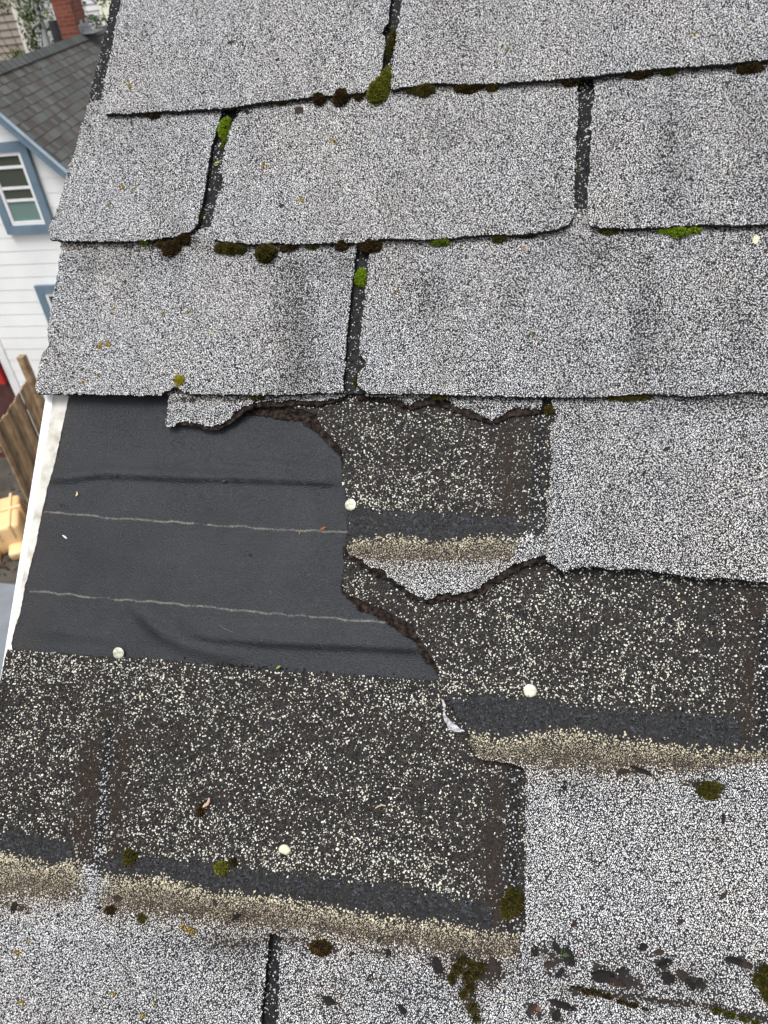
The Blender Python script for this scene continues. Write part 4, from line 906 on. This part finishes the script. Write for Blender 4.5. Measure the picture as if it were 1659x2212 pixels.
# roof: right slope, ridge running away from us
RD = np.array([-.246, .969, 0]); apex = np.array([-8.4, YF, Z(-.98)])
sl_dir = nrm(np.array([.79, 0, -.86])); SLL = 4.6
nrm_roof = nrm(np.cross(sl_dir, RD)); 
if nrm_roof[2] < 0: nrm_roof = -nrm_roof
apx = apex-RD*.16
def roofpt(a, b, off=0): return apx+RD*a+sl_dir*b+nrm_roof*off
def roof_mat():
    m, t, b = mat('dark_architectural_shingle')
    a = t.nodes.new('ShaderNodeVertexColor'); a.layer_name = 'Col'
    tc = t.nodes.new('ShaderNodeTexCoord'); nz = N(t, 'ShaderNodeTexNoise', Scale=40., Detail=4.); t.links.new(tc.outputs['Object'], nz.inputs[0])
    mr = N(t, 'ShaderNodeMapRange'); mr.inputs[3].default_value = .6; mr.inputs[4].default_value = 1.4; t.links.new(nz.outputs[0], mr.inputs[0])
    mx = N(t, 'ShaderNodeVectorMath', operation='SCALE'); t.links.new(a.outputs[0], mx.inputs[0]); t.links.new(mr.outputs[0], mx.inputs['Scale'])
    t.links.new(mx.outputs[0], b.inputs['Base Color']); b.inputs['Roughness'].default_value = .9; return m
M_NROOF = roof_mat()
V, Q, Cc = [], [], []
rr = random.Random(3); nrow = int(SLL/.145)
for j in range(nrow):
    b0 = j*.145; a = -.02
    while a < 11.5:
        wdt = rr.choice([.09,.12,.16,.21]); up = rr.random() < .45; t = .006 if up else .002
        col = np.array([.090,.087,.080]) if up else np.array([.070,.061,.055]); 
        if rr.random() < .22: col = np.array([.084,.093,.087])
        col = col*rr.uniform(.75, 1.25)
        o = len(V); a1 = min(11.5, a+wdt)
        for (aa, bb, off) in ((a,b0,.0),(a1,b0,.0),(a1,b0+.147,t+.002),(a,b0+.147,t+.002),(a,b0+.147,0),(a1,b0+.147,0)): V.append(roofpt(aa, bb, off)); Cc.append(col)
        Q += [(o,o+3,o+2,o+1),(o+3,o+4,o+5,o+2)]; a = a1
# ridge cap
for k in range(46):
    a0, a1 = k*.25, k*.25+.255; o = len(V); col = np.array([.078,.083,.080])*rr.uniform(.8, 1.15)
    for (aa, off) in ((a0,.030),(a1,.022)): V.append(roofpt(aa,-.01,off)); V.append(roofpt(aa,.15,off)); V.append(roofpt(aa,-.01,off)+np.array([-.12,0,-.10])); Cc += [col]*3
    Q += [(o,o+1,o+4,o+3),(o+2,o,o+3,o+5)]
worldmesh('roof', V, Q, [M_NROOF], H, org, cols=np.array(Cc))
V, Q = [], []                                  # far slope and the core under the shingles, in one closed wedge
A = [roofpt(0,0,-.01), roofpt(0,SLL,-.01), roofpt(11.5,SLL,-.01), roofpt(11.5,0,-.01)]
Bp = [a_+np.array([0,0,-.10]) for a_ in A]; o = 0
V = A+Bp; Q = [(0,1,2,3),(7,6,5,4),(0,4,5,1),(1,5,6,2),(2,6,7,3),(3,7,4,0)]
s2 = np.array([-sl_dir[0], 0, sl_dir[2]]); V += [apx+s2*0, apx+s2*2.2, apx+RD*11.5+s2*2.2, apx+RD*11.5]; Q += [(8,9,10,11)]
worldmesh('roof_deck', V, Q, [noisy('roof_underside', (.05,.045,.04), (.08,.07,.065), 5)], H, org)
# rake trim (blue-grey board with a paler cap) following the gable
def board(p0, p1, wdn, th, y0, y1, name, m):
    V, Q = [], []; d = np.array([p1[0]-p0[0], p1[1]-p0[1]]); d = d/np.linalg.norm(d); nn = np.array([d[1], -d[0]])
    if nn[1] > 0: nn = -nn
    for y in (y0, y1):
        for p in (p0, p1): V.append((p[0], y, Z(p[1])))
        for p in (p1, p0): V.append((p[0]+nn[0]*wdn, y, Z(p[1]+nn[1]*wdn)))
    Q = [(0,1,2,3),(7,6,5,4),(0,4,5,1),(1,5,6,2),(2,6,7,3),(3,7,4,0)]
    return worldmesh(name, V, Q, [m], H, org)
board((-8.9,-.375), (-5.0,-4.615), .135, 0, YF-.215, YF-.175, 'rake_board', M_TRIM)
board((-8.9,-.36), (-5.0,-4.60), .03, 0, YF-.24, YF-.2155, 'rake_cap', noisy('pale_blue_cap', (.30,.37,.42), (.40,.47,.52), 6))
# windows
M_GLASS, t, b = mat('window_glass'); b.inputs['Base Color'].default_value = (.06,.07,.055,1); b.inputs['Roughness'].default_value = .12
M_GL2, t, b = mat('window_screen'); b.inputs['Base Color'].default_value = (.14,.22,.20,1); b.inputs['Roughness'].default_value = .35
def frame_boxes(x0, x1, z0, z1, w, y0, y1):
    V, Q = [], []
    box(V, Q, x0, x1, y0, y1, Z(z1-w), Z(z1)); box(V, Q, x0, x1, y0, y1, Z(z0), Z(z0+w))
    box(V, Q, x0, x0+w, y0, y1, Z(z0+w), Z(z1-w)); box(V, Q, x1-w, x1, y0, y1, Z(z0+w), Z(z1-w)); return V, Q
def window(x0, x1, z0, z1, name):
    V, Q = frame_boxes(x0, x1, z0, z1, .13, YF-.085, YF-.0245)
    fr = worldmesh('window', V, Q, [M_TRIM], H, org)
    V, Q = frame_boxes(x0+.132, x1-.132, z0+.132, z1-.132, .055, YF-.065, YF-.0245)
    for zz in (z1-.345, z0+.68, z0+.50): box(V, Q, x0+.19, x1-.19, YF-.055, YF-.041, Z(zz-.02), Z(zz+.02))
    worldmesh('frame', V, Q, [M_TRIMW], fr, (0,0,0)).matrix_parent_inverse = Matrix.Identity(4)
    V, Q = [], []; box(V, Q, x0+.19, x1-.19, YF-.038, YF-.025, Z(z0+.187), Z(z0+.50))
    worldmesh('lower_pane', V, Q, [M_GL2], fr)
    V, Q = [], []; box(V, Q, x0+.19, x1-.19, YF-.038, YF-.025, Z(z0+.504), Z(z1-.187))
    worldmesh('pane', V, Q, [M_GLASS], fr)
    for c_ in fr.children:                     # vertices were given in world terms: shift to the house origin
        c_.location = (-org[0], -org[1], -org[2])
window(-8.66, -7.79, -3.16, -1.84, 'a')
window(-8.55, -7.60, -5.30, -4.00, 'b')
# ---- brick chimney at the ridge
def brick_mat():
    m, t, b = mat('red_brick')
    tc = t.nodes.new('ShaderNodeTexCoord'); sx = t.nodes.new('ShaderNodeSeparateXYZ'); t.links.new(tc.outputs['Object'], sx.inputs[0])
    ad = N(t, 'ShaderNodeMath', operation='ADD'); t.links.new(sx.outputs[0], ad.inputs[0]); t.links.new(sx.outputs[1], ad.inputs[1])
    cb = t.nodes.new('ShaderNodeCombineXYZ'); t.links.new(ad.outputs[0], cb.inputs[0]); t.links.new(sx.outputs[2], cb.inputs[1])
    br = N(t, 'ShaderNodeTexBrick', Scale=1.); br.inputs['Brick Width'].default_value = .21; br.inputs['Row Height'].default_value = .072; br.inputs['Mortar Size'].default_value = .006
    br.inputs['Color1'].default_value = (.14,.032,.018,1); br.inputs['Color2'].default_value = (.22,.065,.038,1); br.inputs['Mortar'].default_value = (.20,.11,.085,1)
    t.links.new(cb.outputs[0], br.inputs['Vector']); t.links.new(br.outputs[0], b.inputs['Base Color']); b.inputs['Roughness'].default_value = .9
    bp = N(t, 'ShaderNodeBump', Strength=.6, Distance=.01); bp.invert = True; t.links.new(br.outputs['Fac'], bp.inputs['Height']); t.links.new(bp.outputs[0], b.inputs['Normal']); return m
yaw = math.atan2(.246, .969)
cc = (-9.87, 16.8, Z(-1.9))
CH = empty('chimney', WM(*cc)@Matrix.Rotation(yaw, 4, 'Z'), 'red brick chimney rising behind the ridge of the white house', 'chimney')
V, Q = [], []; box(V, Q, -.36, 0, 0, .86, 0, 3.0)
mesh_obj('stack', build_mesh('stack', V, [Q], [brick_mat()], [0]), CH)
V, Q = [], []; box(V, Q, -.42, .06, -.06, .92, 3.0, 3.12); mesh_obj('cap', build_mesh('cap', V, [Q], [M_PAVE], [0]), CH)
M_FLASH = noisy('lead_flashing', (.22,.23,.25), (.42,.43,.44), 9, .4, .2, 50, .003, metallic=.4)
V, Q = [], []
for k in range(4): box(V, Q, .001, .014+.002*k, .10+k*.19, .10+k*.19+.192, .85, 1.10+.07*(k % 2))
box(V, Q, .015, .15, .34, .58, .90, 1.06); box(V, Q, .01, .26, .18, .95, .925, .95)
mesh_obj('flashing', build_mesh('flashing', V, [Q], [M_FLASH], [0]), CH)
pc = (-9.72, 15.75, Z(-1.25)); V, Q = [], []; n = 16
for zz, r_ in ((0,.085),(.62,.085),(.62,.07),(.4,.065)):
    for k in range(n): V.append((r_*math.cos(2*math.pi*k/n), r_*math.sin(2*math.pi*k/n), zz))
Q = [(i*n+k, i*n+(k+1) % n, (i+1)*n+(k+1) % n, (i+1)*n+k) for i in range(3) for k in range(n)]
tag(mesh_obj('vent_pipe', build_mesh('vent_pipe', V, [Q], [noisy('black_pipe', (.018,.018,.02), (.035,.035,.038), 8, .5)], [0], smooth=False), None, WM(*pc)), 'black vent pipe standing beside the red brick chimney', 'vent pipe')
# ---- houses farther back
YB = 24.0
def clap(x0, x1, y, zt, step, lip=.02, z0=-7.5):
    V, Q = [], []; z = z0
    while z < zt:
        o = len(V); V += [(x0,y-lip,Z(z)),(x1,y-lip,Z(z)),(x1,y,Z(z+step)),(x0,y,Z(z+step)),(x0,y,Z(z)),(x1,y,Z(z))]; Q += [(o,o+1,o+2,o+3),(o+4,o+5,o+1,o)]; z += step
    return V, Q
o1 = (-20, YB, 0); HB = empty('beige_house', WM(*o1), 'beige horizontal sided house behind the white house at the top left', 'house')
V, Q = clap(-26, -15.95, YB, 2.5, .19, .035); worldmesh('wall', V, Q, [noisy('beige_siding', (.25,.215,.18), (.30,.26,.22), 2, .7)], HB, o1)
V, Q = [], []; box(V, Q, -15.95, -15.72, YB-.08, YB+.1, 0, Z(2.5)); worldmesh('corner_board', V, Q, [noisy('cream_board', (.58,.55,.48), (.66,.63,.56), 3)], HB, o1)
V, Q = [], []; box(V, Q, -26, -15.8, YB+.1, YB+8, 0, Z(2.5)); worldmesh('body', V, Q, [M_SIDE], HB, o1)
V, Q = [], []; box(V, Q, -26.4, -15.5, YB-.4, YB+8.4, Z(2.5), Z(2.8)); worldmesh('roof', V, Q, [M_NROOF], HB, o1, cols=np.full((len(V), 3), .05))
o2 = (-13, YB+1, 0); HC = empty('pale_house', WM(*o2), 'pale white sided house seen between leaves beside the brick chimney', 'house')
V, Q = clap(-15.7, -8.5, YB+1, 2.6, .17, .03); worldmesh('wall', V, Q, [noisy('pale_siding', (.60,.58,.58), (.70,.68,.68), 2, .7)], HC, o2)
V, Q = [], []; box(V, Q, -15.7, -8.5, YB+1.05, YB+8, 0, Z(2.6)); worldmesh('body', V, Q, [M_SIDE], HC, o2)
V, Q = [], []; box(V, Q, -16.1, -8.2, YB+.6, YB+8.4, Z(2.6), Z(2.9)); worldmesh('roof', V, Q, [M_NROOF], HC, o2, cols=np.full((len(V), 3), .05))
V, Q = [], []; box(V, Q, -13.75, -13.0, YB+.93, YB+.99, Z(-1.3), Z(-.2)); worldmesh('yellow_lit_patch', V, Q, [noisy('yellow_lit_color', (.80,.80,.62), (.84,.84,.70), 2)], HC, o2)  # yellow-lit patch on the house; its light is put into the base colour
# ---- trees
def tree(x, y, ztop, cr, lobes, label, col, seed, hang=True):
    rr = np.random.default_rng(seed); t = empty('tree', WM(x, y, 0), label, 'tree')
    V, Q, = [], []; n = 8
    def limb(p0, p1, r0, r1):
        o = len(V); d = nrm(np.array(p1)-np.array(p0)); a = nrm(np.cross(d, [.3,.9,.1])); b = np.cross(d, a); K = 5
        for i in range(K+1):
            f = i/K; p = np.array(p0)*(1-f)+np.array(p1)*f+rr.normal(size=3)*.03*(0 < i < K); r = r0*(1-f)+r1*f
            for k in range(n): V.append(p+r*(math.cos(2*math.pi*k/n)*a+math.sin(2*math.pi*k/n)*b))
        for i in range(K):
            for k in range(n): Q.append((o+i*n+k, o+i*n+(k+1) % n, o+(i+1)*n+(k+1) % n, o+(i+1)*n+k))
    fork = (0, 0, Z(ztop)-1.9); limb((0,0,0), fork, .17, .11)
    for l in lobes: limb(fork, (l[0], l[1], Z(ztop)+l[2]), .016, .004)
    mesh_obj('trunk', build_mesh('trunk', V, [Q], [noisy('bark', (.05,.035,.025), (.12,.09,.07), 12, .9, .6, 40, .01)], [0], smooth=True), t)
    LV, LT, LC = [], [], []
    for (lx, ly, lz, rx, rz, cnt) in lobes:
        for q in range(cnt):
            d = rr.normal(size=3); d /= np.linalg.norm(d); rad = rr.random()**.5
            p = np.array([lx+d[0]*rx*rad, ly+d[1]*rx*rad, Z(ztop)+lz+d[2]*rz*rad])
            s = .045+.05*rr.random(); a = rr.normal(size=3); a[2] -= 1.0; a /= np.linalg.norm(a); b = np.cross(a, rr.normal(size=3)); b /= np.linalg.norm(b)
            o = len(LV); nn = np.cross(a, b)
            LV += [p, p+a*s*.5+b*s*.32, p+a*s*1.3+nn*s*.2, p+a*s*.5-b*s*.32]; LT.append((o,o+1,o+2,o+3))
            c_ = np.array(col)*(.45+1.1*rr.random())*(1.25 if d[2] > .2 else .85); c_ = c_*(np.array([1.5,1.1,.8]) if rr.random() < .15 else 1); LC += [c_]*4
    mesh_obj('crown', build_mesh('crown', np.array(LV), [LT], [M_LEAF], [0], np.array(LC)), t)
tree(-12.3, 18.6, -.6, 1, [(-.4,0,.5,.45,.45,420),(.25,0,.1,.32,.6,420),(-.75,0,.0,.20,.30,150),(-.35,0,-.75,.25,.25,150),(.1,.1,-.55,.22,.35,170),(.6,.1,.45,.3,.4,240),(-1.1,0,-.25,.14,.22,90),(-.9,0,-.1,.14,.22,90),(-.05,0,-1.0,.2,.2,90),(-.65,0,-.95,.13,.18,70),(.75,0,-.3,.15,.5,110)],
     'tree with drooping green leaves left of the brick chimney', (.075,.115,.034), 5)
tree(-11.4, 20.5, -.6, 1, [(-.3,0,.6,.35,.45,360),(.25,0,.35,.35,.4,330),(.7,.1,.55,.4,.5,380),(-.45,0,.05,.18,.4,110),(.55,0,-.35,.4,.18,170),(-.1,0,-.30,.3,.15,110)],
     'tree with dark green leaves right of the brick chimney', (.060,.098,.028), 8)
# ---- wooden fence
fo = (-8.85, 9.9, 0)
FE = empty('wooden_fence', WM(*fo), 'weathered brown wooden board fence between the yards below the white house', 'fence')
M_FEN = noisy('weathered_boards', (.11,.065,.035), (.24,.16,.10), 7, .85, .4, 40, .006, stops=[(.25,(.14,.08,.04)),(.5,(.30,.20,.115)),(.8,(.46,.34,.22))])
def fmat(k, f):
    return noisy('weathered_board', (0,0,0), (1,1,1), 5, .85, .4, 40, .006, stops=[(.25,(.17*f,.095*f,.045*f)),(.5,(.36*f,.23*f,.125*f)),(.8,(.52*f,.37*f,.22*f))])
FENM = [fmat(k, f) for k, f in enumerate((.85, .42, .65, 1.05))]
fd = nrm(np.array([.30, -1.0])); p = np.array([-8.95, 10.35]); rr = random.Random(9)
nb_ = np.array([fd[1], -fd[0]])
for k in range(13):
    wd_ = .135; off = rr.uniform(-.012, .012); a = p+nb_*off; b2 = a+fd*wd_*.84; hh = 2.06+rr.uniform(-.015, .015)
    V, Q = [], []; th = nb_*.022
    for zz in (0.02, hh):
        for q in (a, b2, b2+th, a+th): V.append((q[0], q[1], zz))
    Q = [(0,3,2,1),(4,5,6,7),(0,1,5,4),(1,2,6,5),(2,3,7,6),(3,0,4,7)]
    worldmesh('board', V, Q, [FENM[k*7 % 4]], FE, fo); p = p+fd*wd_
V, Q = [], []; q0 = np.array([-8.98, 10.5]); box(V, Q, q0[0]-.06, q0[0]+.06, q0[1]-.06, q0[1]+.06, 0, 2.45)
worldmesh('post', V, Q, [M_FEN], FE, fo)
for zz in (.45, 1.7):
    V = []; a = np.array([-8.95,10.35])+nb_*.03; b2 = a+fd*1.74
    for z_ in (zz, zz+.09):
        for q in (a, b2, b2+nb_*.04, a+nb_*.04): V.append((q[0], q[1], z_))
    worldmesh('rail', V, [(0,3,2,1),(4,5,6,7),(0,1,5,4),(1,2,6,5),(2,3,7,6),(3,0,4,7)], [M_FEN], FE, fo)
# ---- maroon shed beyond the fence
so = (-11.2, 11.6, 0)
SH = empty('maroon_shed', WM(*so), 'maroon shed with a bright red corner board left of the white house', 'shed')
M_MAR = noisy('maroon_boards', (.060,.022,.020), (.10,.042,.038), 5, .8, .2, 30, .004)
V, Q = [], []; box(V, Q, -12.6, -9.90, 11.02, 13.4, 0, Z(-5.35)); worldmesh('wall', V, Q, [M_MAR], SH, so)
V, Q = [], []; box(V, Q, -10.02, -9.91, 10.9, 11.0, Z(-5.80), Z(-5.42)); worldmesh('corner_board', V, Q, [noisy('red_paint', (.42,.02,.02), (.5,.03,.03), 4)], SH, so)
V, Q = [], []; box(V, Q, -12.8, -9.89, 10.8, 13.6, Z(-5.349), Z(-5.27)); worldmesh('roof', V, Q, [noisy('shed_roof', (.05,.03,.028), (.09,.06,.055), 6)], SH, so)
# ---- pale orange plastic bin lying in the yard
bo = (-9.10, 8.62, 0)
BI = empty('plastic_bin', WM(*bo)@Matrix.Rotation(.5, 4, 'Z')@Matrix.Rotation(.12, 4, 'X')@Matrix.Scale(1.15, 4), 'pale orange moulded plastic bin lying tipped on the ground below the fence', 'bin')
M_PL = noisy('orange_plastic', (.74,.48,.23), (.80,.56,.30), 3, .4, .1, 30, .003)
import bmesh
def rbox(name, x0, x1, y0, y1, z0, z1, r, parent, m):
    bm = bmesh.new(); V, Q = [], []; box(V, Q, x0, x1, y0, y1, z0, z1); vs = [bm.verts.new(v) for v in V]
    for q in Q: bm.faces.new([vs[i] for i in q])
    bmesh.ops.bevel(bm, geom=bm.edges[:], offset=r, segments=4, affect='EDGES', profile=.5)
    me = bpy.data.meshes.new(name); bm.to_mesh(me); bm.free(); me.materials.append(m)
    for pl in me.polygons: pl.use_smooth = True
    return mesh_obj(name, me, parent)
rbox('shell', -.34, .34, -.42, .30, .02, .52, .06, BI, M_PL)
rbox('rim', -.38, .38, -.06, .0, .0, .56, .025, BI, M_PL)
for k in (-.2, .03, .22): rbox('rib', k-.02, k+.02, -.44, .32, .30, .545, .012, BI, M_PL)
rbox('foot', -.30, -.06, -.66, -.36, .02, .20, .05, BI, M_PL); rbox('foot', .08, .30, -.62, -.36, .02, .20, .05, BI, M_PL)
# ---- clutter on the ground
rr = random.Random(4); M_CON = noisy('grey_block', (.20,.20,.19), (.30,.30,.29), 6, .85, .3, 30, .005)
for k, (x, y, s, ang, lab) in enumerate([(-9.75,9.2,.42,.3,'grey concrete block at the foot of the wooden fence, the larger one'),(-9.35,8.95,.3,.9,'grey concrete block beside the orange bin, the smaller one')]):
    o = rbox('concrete_block', -s/2, s/2, -s/3, s/3, 0, s*.55, .015, None, M_CON); o.matrix_world = WM(x, y, 0)@Matrix.Rotation(ang, 4, 'Z'); tag(o, lab, 'block', 'concrete blocks by the fence')
V, T, C3 = [], [], []; r2 = np.random.default_rng(12)
for k in range(1500):
    x, y = -9.2+r2.normal()*.8, 8.3+r2.normal()*.9
    if y < 7.6: continue
    s = .02+.05*r2.random(); a = r2.normal(size=3); a[2] *= .4; a /= np.linalg.norm(a); b = np.cross(a, r2.normal(size=3)); b /= np.linalg.norm(b)
    p = np.array([x, y, .03+.05*r2.random()]); o = len(V); V += [p, p+a*s+b*s*.4, p+a*s*2, p+a*s-b*s*.4]; T.append((o,o+1,o+2,o+3)); C3 += [np.array([.06,.04,.03])*(.4+1.6*r2.random())]*4
tag(worldmesh('leaf_litter', V, T, [M_LEAF], None, (0,0,0), cols=np.array(C3)), 'brown dead leaf litter scattered over the yard by the fence', 'leaf litter', kind='stuff')
